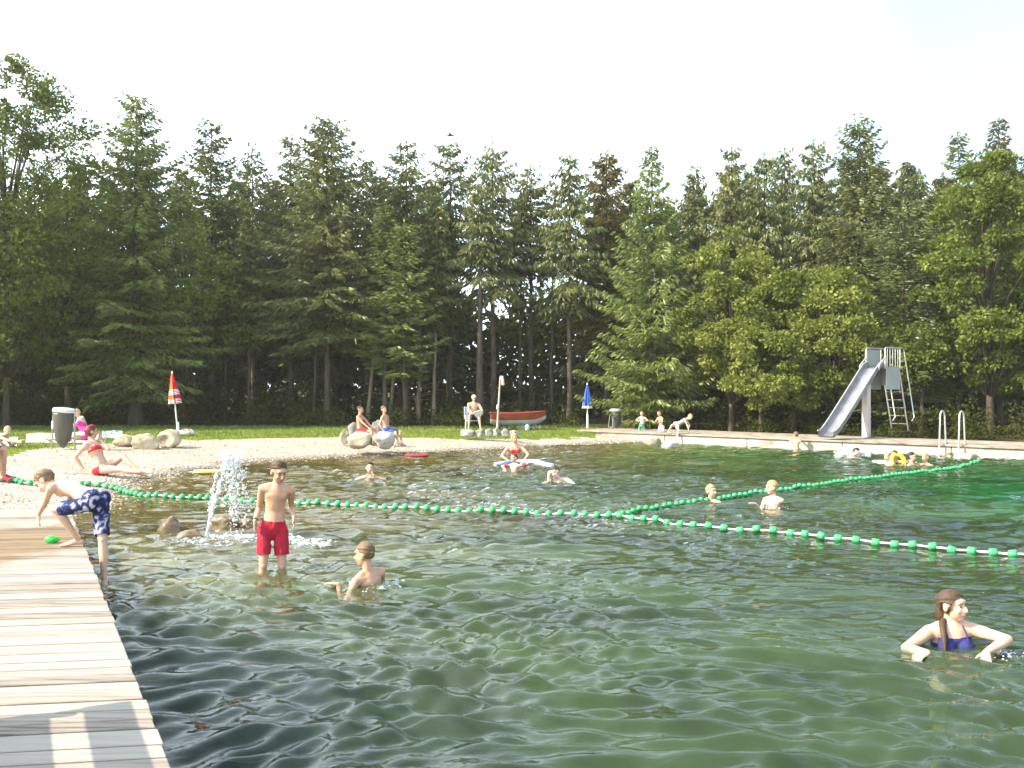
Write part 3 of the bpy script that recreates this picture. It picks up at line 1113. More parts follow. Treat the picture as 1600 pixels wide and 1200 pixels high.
for i, (u, v, Y, R, zb, ml, mb, kw, lab) in enumerate(SP):
    b, H = tree_at(u, v, Y)
    spruce(b, H, R * 1.5, max(zb * .75, 3.5) if 230 < u < 900 and v < 300 else zb * .75, 100 + i, ml, mb, lab, group='spruces along the forest edge', **kw)

# the pale larch with low sweeping branches
b, H = tree_at(1018, 232, 35.2)
spruce(b, H, 2.75, .55, 301, ML_pale, MB_spruce, 'pale green open larch with low sweeping branches beside the blue parasol', droop=.28, hang=.55, sparse=1.15, dens=1.15, name='larch_tree', shape=.95, stiff=.12)

# slender bare-stemmed spruces between which light falls
SL = [(574, 300, 38.6, 4.2, 'bright bare leaning stem in the dark wood right above the boy in red shorts'),
      (609, 310, 39.2, 4.6, 'thin leaning stem just right of the bright leaning one, above the boy in blue shorts'),
      (634, 320, 40, 5.0, 'faint thin stem between the leaning stems and the two brighter upright ones'),
      (655, 300, 38.4, 3.6, 'mottled stem, left of the two brightest upright stems in the middle of the wood'),
      (678, 300, 38.2, 4.6, 'brightest slender upright stem in the wood, between the seated boys and the camp chair'),
      (700, 330, 40.5, 6.6, 'thin stem just left of the thick trunk behind the camp chair'),
      (748, 290, 37.4, 6.6, 'thick grey trunk standing directly behind the man in the camp chair'),
      (812, 300, 40.5, 6.7, 'dark bare stem under the gap of sky, right of the thick grey trunk'),
      (862, 300, 40.0, 6.7, 'dark bare stem at the right end of the gap of sky'),
      (352, 330, 40, 3.6, 'dim trunk in the wood to the right of the red parasol'),
      (388, 320, 39, 3.4, 'paler pair-like trunk in the wood right of the red parasol, nearest the lawn'),
      (492, 330, 39, 3.2, 'dim reddish trunk left of the seated boys in the dark wood')]
for i, (u, v, Y, zb, lab) in enumerate(SL):
    b, H = tree_at(u, v, Y)
    spruce(b, H, 1.05, zb, 400 + i, ML_spruce, MB_pale if i in (0, 1, 3, 4, 5) else MB_spruce, lab, sparse=.8, hang=.9, droop=.5, lean=(0.9 if i < 2 else 0.1, 0), group='bare-stemmed spruces inside the wood', trunk_r=.17 if u == 748 else .085)

BL = [
    (10, 86, 33.5, 3.1, .8, ML_leaf, 'tallest broadleaf tree with an open feathery top at the left edge behind the lawn', dict(n_clump=300, per=210, clump=(.42, .8), trunk_r=.11)),
    (108, 230, 36.0, 2.0, .8, ML_leaf, 'shorter broadleaf tree between the tallest left broadleaf and the first spruce', dict(n_clump=120, per=160)),
    (-95, 150, 33, 3.0, .6, ML_leaf, 'broadleaf tree cut by the left picture edge beyond the sunbathers', dict(n_clump=150, per=150)),
    (285, 330, 37.5, 1.9, 1.2, ML_leaf, 'dark leafy tree crown low behind the red parasol', dict(n_clump=70, per=150)),
    (1143, 366, 33.6, 1.95, .9, ML_oak, 'sunlit yellow-green oak with a rounded crown right of the larch', dict(n_clump=120, per=300, clump=(.30, .60), card=(.115, .078))),
    (1190, 452, 32.4, 1.6, .7, ML_oak, 'smaller oak on a pale stem just right of the sunlit oak', dict(n_clump=62, per=270, clump=(.28, .55), card=(.115, .078))),
    (1240, 436, 32.6, 1.5, .8, ML_leaf, 'dark leafy tree behind the jetty left of the slide, on a thin stem', dict(n_clump=70, per=260, clump=(.28, .55))),
    (1305, 396, 32.0, 1.75, .7, ML_oak, 'bright leafy tree rising right behind the slide chute', dict(n_clump=100, per=280, clump=(.30, .58))),
    (1440, 500, 30.6, 1.1, 1.5, ML_leaf, 'small leafy tree with pale stem between the slide ladder and the pool ladder', dict(n_clump=35, per=140)),
    (1548, 252, 29.8, 1.85, .8, ML_leaf, 'big broad green leafy tree at the right behind the pool ladder', dict(n_clump=150, per=310, clump=(.30, .60), card=(.115, .078))),
    (1660, 290, 30.5, 2.0, .8, ML_leaf, 'leafy tree cut by the right picture edge behind the jetty', dict(n_clump=90, per=150)),
]
for i, (u, v, Y, R, zb, ml, lab, kw) in enumerate(BL):
    b, H = tree_at(u, v, Y)
    broadleaf(b, H, R, zb, 500 + i, ml, MB_spruce, lab, group='broadleaf trees round the swimming lake', **kw)
b, H = tree_at(992, 622, 35.9)
broadleaf(b, H, .62, .1, 560, ML_shrub, MB_spruce, 'pale light-leaved shrub behind the small children on the jetty', n_clump=26, per=70, card=(.16, .1), clump=(.2, .34), name='shrub', cat='shrub', trunk_r=.03)

# back row of the plantation
proto = []
rs = np.random.RandomState(77)
k = 0
for u in range(-70, 1710, 50):
    if 690 < u < 900:
        continue
    Y = rs.uniform(43, 48)
    b, H = tree_at(u + rs.uniform(-14, 14), rs.uniform(252, 315), Y)
    spruce(b, H, rs.uniform(1.8, 2.3), rs.uniform(1.2, 2.4), 700 + k, ML_spruce, MB_spruce, 'slender dark spruce in the back row of the plantation, mostly hidden', dens=.8, card=(.36, .12), group='back row of the plantation', hang=.8)
    k += 1


# the wood goes on out of view: trees added to shade its left end
rs = np.random.RandomState(78)
for k2 in range(14):
    x, Y = -24.5 - (k2 % 5) * 2.6 + rs.uniform(-.6, .6), 30.5 + (k2 // 5) * 4.4 + rs.uniform(-1, 1)
    spruce((x, Y, .33), rs.uniform(11, 13.5), 2.3, rs.uniform(.8, 1.6), 800 + k2, ML_spruce, MB_spruce, 'unseen spruce of the wood beyond the left edge, added to shade the trees', dens=.7, card=(.42, .15), group='wood beyond the left edge', hang=.8)


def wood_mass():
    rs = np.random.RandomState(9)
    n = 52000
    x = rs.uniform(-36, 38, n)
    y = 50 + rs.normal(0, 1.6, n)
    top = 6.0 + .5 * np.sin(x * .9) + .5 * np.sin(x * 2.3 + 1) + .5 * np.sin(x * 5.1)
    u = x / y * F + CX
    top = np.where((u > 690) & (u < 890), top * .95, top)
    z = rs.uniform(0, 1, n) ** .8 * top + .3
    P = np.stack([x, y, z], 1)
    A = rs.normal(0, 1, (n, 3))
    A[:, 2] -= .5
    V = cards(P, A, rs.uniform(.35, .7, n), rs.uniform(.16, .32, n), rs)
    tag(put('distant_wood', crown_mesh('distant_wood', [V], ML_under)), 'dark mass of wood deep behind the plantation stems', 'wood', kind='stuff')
    # undergrowth along the edge of the wood
    out = []
    for kx in range(330):
        u = rs.uniform(-200, 1750)
        if u < 900:
            Y = rs.uniform(35.4 if u > 380 else 36.6, 42)
            x = (u - CX) / F * Y
            h = rs.uniform(.25, .85) * (1 if Y < 38.2 else 2.2)
        else:
            s = rs.uniform(-1, 24)
            o = -rs.uniform(2.9, 6.5)
            p = JP(s, o)
            x, Y = p[0], p[1]
            h = rs.uniform(.15, .5) if o > -4 else rs.uniform(.3, 1.2)
        n = int(150 * h + 50)
        q = norm_rows(rs.normal(size=(n, 3))) * (rs.uniform(0, 1, n) ** .4)[:, None]
        P = np.stack([x + q[:, 0] * (.3 + h * .4), Y + q[:, 1] * (.3 + h * .35), gz(x, Y) + h * .5 + q[:, 2] * h * .5], 1)
        A = q + rs.normal(0, .6, (n, 3))
        out.append(cards(P, A, rs.uniform(.08, .17, n), rs.uniform(.035, .08, n), rs))
    tag(put('undergrowth', crown_mesh('undergrowth', out, ML_under)), 'low bushes and weeds along the foot of the wood', 'undergrowth', kind='stuff')


wood_mass()

# a bird over the trees
def bird():
    c = W(704, 212, 45)
    a = Acc()
    a.tube([c + (-.16, 0, 0), c + (0, 0, .02), c + (.16, 0, 0.01)], [.03, .06, .025], n=8)
    a.tube([c + (.0, 0, .03), c + (-.05, .14, .09), c + (-.12, .3, .05)], [(.07, .012), (.06, .01), (.02, .006)], side=(1, 0, 0), n=6)
    a.tube([c + (.0, 0, .03), c + (-.05, -.14, .09), c + (-.12, -.3, .05)], [(.07, .012), (.06, .01), (.02, .006)], side=(1, 0, 0), n=6)
    tag(put('bird', a.mesh('bird', mat('feathers', (.05, .045, .04), .8)), None, c), 'small dark bird flying above the spruce tops', 'bird')


bird()

# ================================================================== ROCKS
M_rock = noisy('granite', [(0.28, (0.20, 0.15, 0.09)), (0.48, (0.40, 0.32, 0.21)), (0.66, (0.54, 0.47, 0.35)), (0.85, (0.66, 0.61, 0.51))], 2.4, .8, .6, 16)
M_rock_grey = noisy('grey_stone', [(0.3, (0.14, 0.13, 0.115)), (0.55, (0.30, 0.29, 0.26)), (0.8, (0.46, 0.45, 0.41))], 3, .85, .6, 16)
M_rock_white = noisy('pale_stone', [(0.28, (0.36, 0.30, 0.22)), (0.5, (0.52, 0.47, 0.39)), (0.75, (0.64, 0.60, 0.54))], 2.2, .85, .5, 16)
M_rock_wet = noisy('wet_stone', [(0.3, (0.06, 0.045, 0.025)), (0.55, (0.20, 0.13, 0.06)), (0.8, (0.36, 0.26, 0.13))], 3.5, .28, .5, 14, spec=.6)


def rock(c, size, seed, m, label, rotz=0.0, group=None, cat='boulder', name='boulder', sub=4, tilt=0.0):
    """c = centre of the foot on the ground, size = full width, depth, height"""
    rs = np.random.RandomState(seed)
    bm = bmesh.new()
    bmesh.ops.create_icosphere(bm, subdivisions=sub, radius=1)
    V = np.array([v.co[:] for v in bm.verts])
    Fc = np.array([[v.index for v in f.verts] for f in bm.faces])
    bm.free()
    # facets: clip by random planes, then gentle lumps
    for k in range(13):
        n = rs.normal(size=3)
        n[2] = max(n[2], -.15)
        n = unit(n)
        d = rs.uniform(.60, .9)
        ex = V @ n - d
        V = V - np.maximum(ex, 0)[:, None] * n * .93
    for k in range(6):
        kk = rs.normal(0, 2.2, 3)
        V = V * (1 + .035 * np.sin(V @ kk + rs.uniform(0, 6.28)))[:, None]
    for k in range(10):
        kk = rs.normal(0, 6.5, 3)
        V = V * (1 + .012 * np.sin(V @ kk + rs.uniform(0, 6.28)))[:, None]
    V = V / np.abs(V).max(0)
    cr, sr = math.cos(rotz), math.sin(rotz)
    V = V * (np.array(size) / 2)
    ct, st = math.cos(tilt), math.sin(tilt)
    V = V @ np.array(((ct, 0, st), (0, 1, 0), (-st, 0, ct)))
    V = V @ np.array(((cr, sr, 0), (-sr, cr, 0), (0, 0, 1)))
    V[:, 2] += size[2] / 2 * .60
    V = V + np.asarray(c, float)
    return tag(put(name, np_mesh(name, V, Fc, m, True), None, c), label, cat, group)


def rock_px(u0, u1, v0, v1, z, depth, seed, m, label, **kw):
    """rock whose outline spans the pixel box, foot at height z"""
    Y = (CH - z) * F / (v1 - VH)
    wdt = (u1 - u0) / F * Y
    h = (v1 - v0) / F * Y
    p = W((u0 + u1) / 2, v1, Y)
    Yc = Y + depth * wdt / 2
    p[0] *= Yc / Y
    p[1] = Yc
    p[2] = z
    return rock(p, (wdt, wdt * depth, h * 1.28), seed, m, label, **kw)


GB = 'boulders lying on the beach'
rock_px(176, 213, 678, 697, .31, .8, 31, M_rock, 'pale sandy boulder, leftmost of the three beside the woman in red bikini', group=GB)
rock_px(207, 252, 678, 699.5, .30, .8, 32, M_rock, 'sandy brown boulder in the middle of the three behind the woman in red', group=GB)
rock_px(244, 285, 672, 697, .31, .85, 33, M_rock, 'greyish pointed boulder, nearest of three to the red parasol', group=GB)
rock_px(529, 547, 671, 690, .30, .9, 34, M_rock, 'small yellowish boulder at the left end of the group under the boys', group=GB)
rock_px(538, 584, 674, 697, .27, .8, 35, M_rock, 'large tan boulder the boy in red shorts sits on', group=GB)
rock_px(543, 559, 660, 681, .33, .9, 36, M_rock_grey, 'round grey-green stone behind the back of the boy in red shorts', group=GB)
rock_px(575, 603, 655, 688, .32, .7, 37, M_rock_grey, 'tall mauve-grey boulder standing between the two seated boys', group=GB)
rock_px(580, 618, 671, 697, .27, .9, 38, M_rock_white, 'whitish boulder the boy in blue shorts sits on', group=GB)
RS = [(718, 744, 669.5, 681, M_rock_grey, 'flat dark stone at the left end of the kerb row below the camp chair'),
      (742, 758, 669, 681, M_rock_grey, 'rounded stone in the kerb row under the feet of the man in the chair'),
      (756, 770, 670, 681, M_rock_grey, 'stone in the kerb row directly left of the lamp post foot'),
      (768, 782, 669.5, 681, M_rock_grey, 'stone in the kerb row directly behind the lamp post foot'),
      (781, 797, 670, 681, M_rock_grey, 'pale squarish stone in the kerb row right of the lamp post'),
      (796, 812, 672, 681.5, M_rock_grey, 'low stone at the right end of the kerb row, under the boat')]
for i, (u0, u1, v0, v1, m, lab) in enumerate(RS):
    rock_px(u0, u1, v0, v1, .31, .8, 50 + i, m, lab, group='kerb stones by the boat', cat='stone', name='kerb_stone')
GWS = 'wet boulders round the fountain'
rock_px(244, 292, 810, 840, -.06, .9, 61, M_rock_wet, 'largest wet brown boulder, leftmost in the water at the fountain', group=GWS, name='wet_boulder')
rock_px(276, 322, 830, 852, -.08, .8, 62, M_rock_wet, 'low wet stone in front of the leftmost boulder, at the foot of the jet', group=GWS, name='wet_boulder')
rock_px(326, 374, 806, 838, -.08, .9, 63, M_rock_wet, 'mottled wet boulder behind the water jet', group=GWS, name='wet_boulder')
rock_px(366, 404, 812, 834, -.06, .9, 64, M_rock_wet, 'dark wet boulder between the jet and the boy in red trunks', group=GWS, name='wet_boulder')
rock_px(318, 352, 836, 852, -.1, .9, 66, M_rock_wet, 'flat wet stone barely breaking the surface right of the jet foot', group=GWS, name='wet_boulder')
rock_px(1005, 1036, 683, 699, -.03, .9, 65, M_rock, 'tan boulder in the water against the left part of the jetty front', group=GWS)
rock_px(1034, 1060, 689, 702, -.05, .8, 67, M_rock_white, 'whitish low stone in the water just right of the tan jetty boulder', group=GWS)

# ================================================================== FLOAT LINES
M_green = mat('green_plastic', (0.045, 0.34, 0.12), .5, spec=.5)
M_white_tube = mat('white_tube', (.72, .70, .66), .5)


def catmull(P, n):
    P = [np.asarray(p, float) for p in P]
    P = [2 * P[0] - P[1]] + P + [2 * P[-1] - P[-2]]
    out = []
    for i in range(1, len(P) - 2):
        for t in np.linspace(0, 1, n, endpoint=False):
            a, b, c, d = P[i - 1:i + 3]
            out.append(.5 * ((2 * b) + (-a + c) * t + (2 * a - 5 * b + 4 * c - d) * t * t + (-a + 3 * b - 3 * c + d) * t ** 3))
    out.append(P[-2])
    return np.array(out)


_float_mesh = {}


def float_mesh(kind, m):
    if (kind, m) not in _float_mesh:
        a = Acc()
        if kind == 'egg':
            a.tube([(-.036, 0, 0), (-.020, 0, 0), (.020, 0, 0), (.036, 0, 0)], [.032, .052, .052, .032], n=14, dome=.4)
        else:
            a.tube([(-.040, 0, 0), (-.034, 0, 0), (.034, 0, 0), (.040, 0, 0)], [.037, .044, .044, .037], n=14, dome=.15)
        _float_mesh[(kind, m)] = a.mesh('float', m, True)
    return _float_mesh[(kind, m)]


def float_line(name_lab, pts, spacing, kind_at, tube_mat, m, scale=1.0, tube_r=.013):
    path = catmull(pts, 14)
    path[:, 2] = [max(gz(x, y) + .03, float(wave_height(np.array([x]), np.array([y]))[0]) * .6 + .024) for x, y, z in path]
    seg = np.linalg.norm(np.diff(path, axis=0), axis=1)
    cum = np.concatenate([[0], np.cumsum(seg)])
    t = thing('float_line', path[0], name_lab, 'float line')
    a = Acc()
    a.tube(list(path + (0, 0, .008)), [tube_r] * len(path), n=6, dome=0)
    put('rope', a.mesh('rope', tube_mat), t)
    tl = Vector(t.location)
    rs = np.random.RandomState(4)
    s = .1
    n = 0
    marks = []
    while s < cum[-1] - .05:
        i = min(np.searchsorted(cum, s) - 1, len(seg) - 1)
        f = (s - cum[i]) / seg[i]
        p = path[i] + (path[i + 1] - path[i]) * f
        d = unit(path[i + 1] - path[i])
        kd, sp = kind_at(p, s)
        if kd:
            o = bpy.data.objects.new('float', float_mesh(kd, m))
            COL.objects.link(o)
            o.parent = t
            o.location = Vector(p) - tl + Vector((rs.normal(0, .006), rs.normal(0, .006), .010 + rs.normal(0, .007)))
            o.rotation_euler = (rs.uniform(0, 6), -math.asin(d[2]) + rs.normal(0, .10), math.atan2(d[1], d[0]) + rs.normal(0, .13))
            o.scale = (scale,) * 3
            n += 1
            marks.append(s)
        s += sp * rs.uniform(.93, 1.07)
    return t, n


def lay(p):
    return W(p[0], p[1], (CH - p[2]) * F / (p[1] - VH))


long_pts = [lay(q) for q in ((-60, 742, .29), (24, 748, .26), (41, 749.5, .26), (100, 753, .2), (138, 758, .1), (158, 762, .05), (186, 769, 0.0), (216, 775.5, 0), (260, 778.5, 0), (313, 781, 0), (400, 785.5, 0), (465, 788, 0),
            (640, 797, 0), (800, 803.5, 0), (945, 808, 0), (1020, 816, 0), (1085, 824.5, 0), (1200, 834, 0), (1300, 844.5, 0), (1450, 858.5, 0), (1600, 871.5, 0), (1760, 884, 0))]
t1, n1 = float_line('long line of green floats on white rope running from the beach across the water', long_pts, .165,
                    lambda p, s: ('egg', .168) if p[0] < 1.45 else ('can', .205), M_white_tube, M_green)
short_pts = [lay(q) for q in ((958, 808, 0), (1010, 798, 0), (1110, 783.5, 0), (1165, 775.5, 0), (1215, 768.5, 0), (1330, 752.5, 0), (1450, 738, 0), (1500, 731.5, 0), (1532, 722, 0))]
t2, n2 = float_line('second line of green floats branching off obliquely to the jetty by the pool ladder', short_pts, .145, lambda p, s: ('egg', .158), M_green, M_green, .78, .010)
print('floats', n1, n2)

# ================================================================== SLIDE
M_steel = noisy('galvanised_steel', [(0.3, (0.24, 0.235, 0.25)), (0.7, (0.40, 0.39, 0.41))], 3, .38, .05, 20, metal=.75)
M_steel_light = mat('bright_tube', (.56, .54, .51), .38, .6)
M_panel = noisy('grey_panel', [(0.3, (0.36, 0.38, 0.38)), (0.7, (0.46, 0.48, 0.48))], 2, .5, .05, 12, metal=.35)
M_post = noisy('painted_post', [(0.3, (0.50, 0.42, 0.38)), (0.7, (0.62, 0.54, 0.5))], 3, .5, .05, 12)


def build_slide():
    D3 = np.array((-.78, -.62, 0))
    D3 = D3 / np.linalg.norm(D3)             # horizontal direction the slide runs down
    S3 = np.array((-D3[1], D3[0], 0))        # sideways (to the viewer's right)
    S3 = S3 if S3[0] > 0 else -S3
    foot = W(1291, 690, 27.2)
    foot[2] = 0
    Lh = 2.45
    top = foot - D3 * Lh
    zt = 2.42
    sl = thing('water_slide', (*top[:2], .33), 'metal water slide with ladder and railed platform standing on the jetty', 'slide')
    prof = [(0.0, .40), (.12, .42), (.3, .52), (.6, .76), (1.2, 1.29), (1.8, 1.83), (2.2, 2.19), (2.4, 2.36), (2.62, zt)]
    wd_ = .25
    a = Acc()
    # chute as a folded sheet with real thickness
    cross = [(-wd_ - .015, .15), (-wd_, .15), (-wd_ + .01, .04), (-wd_ + .05, 0), (wd_ - .05, 0), (wd_ - .01, .04), (wd_, .15), (wd_ + .015, .15), (wd_ + .012, .03), (wd_ - .045, -.02), (-wd_ + .045, -.02), (-wd_ - .012, .03)]
    rings = []
    P = [foot - D3 * x + np.array((0, 0, z)) for x, z in prof]
    for i, p in enumerate(P):
        tg = unit(P[min(i + 1, len(P) - 1)] - P[max(i - 1, 0)])
        nn = unit(np.cross(tg, S3))
        nn = nn if nn[2] > 0 else -nn
        rings.append(np.array([p + S3 * cx + nn * cz for cx, cz in cross]))
    n = len(cross)
    q = []
    for i in range(len(rings) - 1):
        for k in range(n):
            q.append((i * n + k, i * n + (k + 1) % n, (i + 1) * n + (k + 1) % n, (i + 1) * n + k))
    a.raw(np.concatenate(rings), q)
    me = a.mesh('chute', M_steel, False)
    ch = put('chute', me, sl)
    for sd in (-1, 1):
        b = Acc()
        pts = []
        for i, p in enumerate(P):
            tg = unit(P[min(i + 1, len(P) - 1)] - P[max(i - 1, 0)])
            nn = unit(np.cross(tg, S3))
            nn = nn if nn[2] > 0 else -nn
            pts.append(p + S3 * sd * (wd_ + .008) + nn * .165)
        b.tube(pts, [.02] * len(pts), n=8)
        put('chute_rim', b.mesh('chute_rim', M_steel_light), sl)
    # platform
    p0 = top - D3 * .15
    PL = .78
    AX = [S3, -D3, (0, 0, 1)]
    hw = .30
    b = Acc()
    b.box(p0 - D3 * PL / 2 + (0, 0, zt - .03), (hw * 2, PL, .045), AX)
    put('platform', b.mesh('platform', M_steel, False, .004), sl)
    for sd in (-1, 1):
        b = Acc()
        b.box(p0 - D3 * PL / 2 + S3 * sd * (hw + .012) + (0, 0, zt - .36), (.018, PL, .66), AX)
        put('side_panel', b.mesh('side_panel', M_panel, False, .004), sl)
    b = Acc()
    b.box(p0 - D3 * (PL + .012) + (0, 0, zt - .30), (hw * 2, .018, .54), AX)
    put('rear_panel', b.mesh('rear_panel', M_steel_light, False, .004), sl)
    # railings
    for sd in (-1, 1):
        b = Acc()
        e = S3 * sd * (hw + .012)
        q0 = p0 + D3 * .06 + e
        q1 = p0 - D3 * PL + e
        zr = zt + .56
        b.tube([q0 + (0, 0, zt - .05), q0 + (0, 0, zr - .05), q0 - D3 * .05 + (0, 0, zr), q1 + (0, 0, zr)], [.022] * 4, n=8)
        b.tube([q1 + (0, 0, zr), q1 + (0, 0, zt - .05)], [.018] * 2, n=8)
        put('handrail', b.mesh('handrail', M_steel_light), sl)
        if sd == 1:
            for f in np.linspace(.16, .86, 5):
                g = Acc()
                p = q0 + (q1 - q0) * f
                g.tube([p + (0, 0, zt), p + (0, 0, zr)], [.011] * 2, n=6)
                put('rail_bar', g.mesh('rail_bar', M_steel_light), sl)
        else:
            g = Acc()
            g.box((q0 + q1) / 2 + (0, 0, zt + .27), (.012, PL * .92, .5), AX)
            put('mesh_panel', g.mesh('mesh_panel', M_panel, False, .003), sl)
        # entry bow down to the chute side
        g = Acc()
        r0 = p0 + D3 * .06 + e + (0, 0, zt + .27)
        g.tube([r0, r0 + D3 * .32 + (0, 0, -.24), r0 + D3 * .34 + (0, 0, -.30), r0 + D3 * .30 + (0, 0, -.36)], [.018] * 4, n=8)
        put('entry_bow', g.mesh('entry_bow', M_steel_light), sl)
    # post
    b = Acc()
    pp = foot - D3 * 2.0 + S3 * .03
    b.box((pp[0], pp[1], (PZ + 2.02) / 2 - .02), (.19, .19, 2.02 - PZ + .05), AX)
    put('post', b.mesh('post', M_post, False, .012), sl)
    b = Acc()
    b.box((pp[0], pp[1], PZ + .012), (.34, .34, .024), AX)
    put('foot_plate', b.mesh('foot_plate', M_steel, False, .004), sl)
    # ladder at the back
    lt = p0 - D3 * (PL + .02)
    lb = lt - D3 * .62
    zg = gz(lb[0], lb[1])
    for sd in (-1, 1):
        b = Acc()
        b.tube([lt + S3 * sd * .27 + (0, 0, zt - .1), lb + S3 * sd * .27 + (0, 0, zg - .05)], [.024] * 2, n=8)
        put('ladder_rail', b.mesh('ladder_rail', M_steel_light), sl)
        b = Acc()
        e = S3 * sd * (hw + .012)
        q1 = p0 - D3 * PL + e + (0, 0, zt + .56)
        b.tube([q1, q1 - D3 * .16, q1 - D3 * .24 + (0, 0, -.10), lb - D3 * .18 + e + (0, 0, zg + .62), lb - D3 * .05 + e + (0, 0, zg + .5)], [.02] * 5, n=8)
        put('ladder_handrail', b.mesh('ladder_handrail', M_steel_light), sl)
    for k in range(8):
        f = (k + .7) / 8.4
        b = Acc()
        c = lb + (lt - lb) * f
        c[2] = zg + (zt - .1 - zg) * f
        b.box(c, (.53, .085, .02), AX)
        put('rung', b.mesh('rung', M_steel, False, .003), sl)


build_slide()


def build_pool_ladder():
    pl = thing('pool_ladder', JP(9.5, 0, 0), 'pool ladder with two tall white arched handrails at the jetty', 'ladder')
    c = W(1487, 700, 24.9)
    s0 = (c[:2] - WALL_A) @ wd
    for sd in (-.24, .24):
        a = Acc()
        pts = [JP(s0 + sd, .20, -1.1), JP(s0 + sd, .19, .2), JP(s0 + sd, .14, .9)]
        for k in np.linspace(0, math.pi, 9):
            pts.append(JP(s0 + sd, -.03 + .16 * math.cos(k), 1.03 + .15 * math.sin(k)))
        pts += [JP(s0 + sd, -.24, .6), JP(s0 + sd, -.27, PZ)]
        a.tube(pts, [.022] * len(pts), n=10)
        put('handrail', a.mesh('handrail', M_steel_light), pl)
        b = Acc()
        b.tube([JP(s0 + sd, -.27, PZ - .01), JP(s0 + sd, -.27, PZ + .05)], [.055, .05], n=12, dome=.2)
        put('socket', b.mesh('socket', M_steel), pl)
    for z in (-.1, -.38, -.66, -.94):
        b = Acc()
        b.box(JP(s0, .2, z), (.46, .09, .03), JAX)
        put('step', b.mesh('step', M_steel, False, .004), pl)


build_pool_ladder()

# ================================================================== PARASOLS
M_pole = mat('white_pole', (.74, .72, .68), .45)


def parasol(base, h_pole, z0, z1, r1, lean, m, label, seed, hub_m, petals=8, base_r=None):
    """closed parasol: pole, folded fluted canopy from z0 (hem) to z1 (tip)"""
    rs = np.random.RandomState(seed)
    b = np.asarray(base, float)
    up = unit(np.array((lean[0], lean[1], 1)))
    t = thing('parasol', b, label, 'parasol')
    a = Acc()
    a.tube([b + up * .0, b + up * (z1 - .02)], [.026, .022], n=10, dome=.1)
    put('pole', a.mesh('pole', M_pole), t)
    a = Acc()
    a.tube([b + up * (z1 - .03), b + up * (z1 + .02), b + up * (z1 + .05)], [.02, .032, .02], n=10)
    put('finial', a.mesh('finial', M_pole), t)
    nseg, nz = petals * 8, 22
    sx = unit(np.cross(up, (0, 1, 0)))
    sy = np.cross(up, sx)
    V = []
    for shell in (0, 1):
        for k in range(nz + 1):
            f = k / nz
            z = z1 - (z1 - z0) * f
            for i in range(nseg):
                th = 2 * math.pi * i / nseg
                fl = .5 + .5 * math.cos(petals * th)
                rr = .022 + (r1 - .022) * (f ** .85) * (.60 + .40 * fl + .05 * math.sin(3 * th + 5 * f + seed))
                if f > .86:
                    rr *= 1 - .10 * math.sin((f - .86) / .14 * math.pi)
                rr -= .006 * shell
                th2 = th + .5 * f * .35
                V.append(b + up * z + sx * rr * math.cos(th2) + sy * rr * math.sin(th2))
    q = []
    N1 = (nz + 1) * nseg
    for k in range(nz):
        for i in range(nseg):
            j = (i + 1) % nseg
            q.append((k * nseg + i, (k + 1) * nseg + i, (k + 1) * nseg + j, k * nseg + j))
            q.append((N1 + k * nseg + j, N1 + (k + 1) * nseg + j, N1 + (k + 1) * nseg + i, N1 + k * nseg + i))
    for i in range(nseg):
        j = (i + 1) % nseg
        q.append((nz * nseg + i, N1 + nz * nseg + i, N1 + nz * nseg + j, nz * nseg + j))
    a = Acc()
    a.raw(np.array(V), q)
    me = a.mesh('canopy', m, True)
    # object-space coordinates measured along the pole for the pattern
    uvl = me.uv_layers.new(name='uv')
    lv = np.empty(len(me.loops), np.int32)
    me.loops.foreach_get('vertex_index', lv)
    idx = lv % N1
    uv = np.column_stack([(idx % nseg) / nseg, 1 - (idx // nseg) / nz]).astype(np.float32)
    uvl.data.foreach_set('uv', uv.ravel())
    put('canopy', me, t)
    a = Acc()
    zs_ = z0 + (z1 - z0) * .30
    return t, b, up


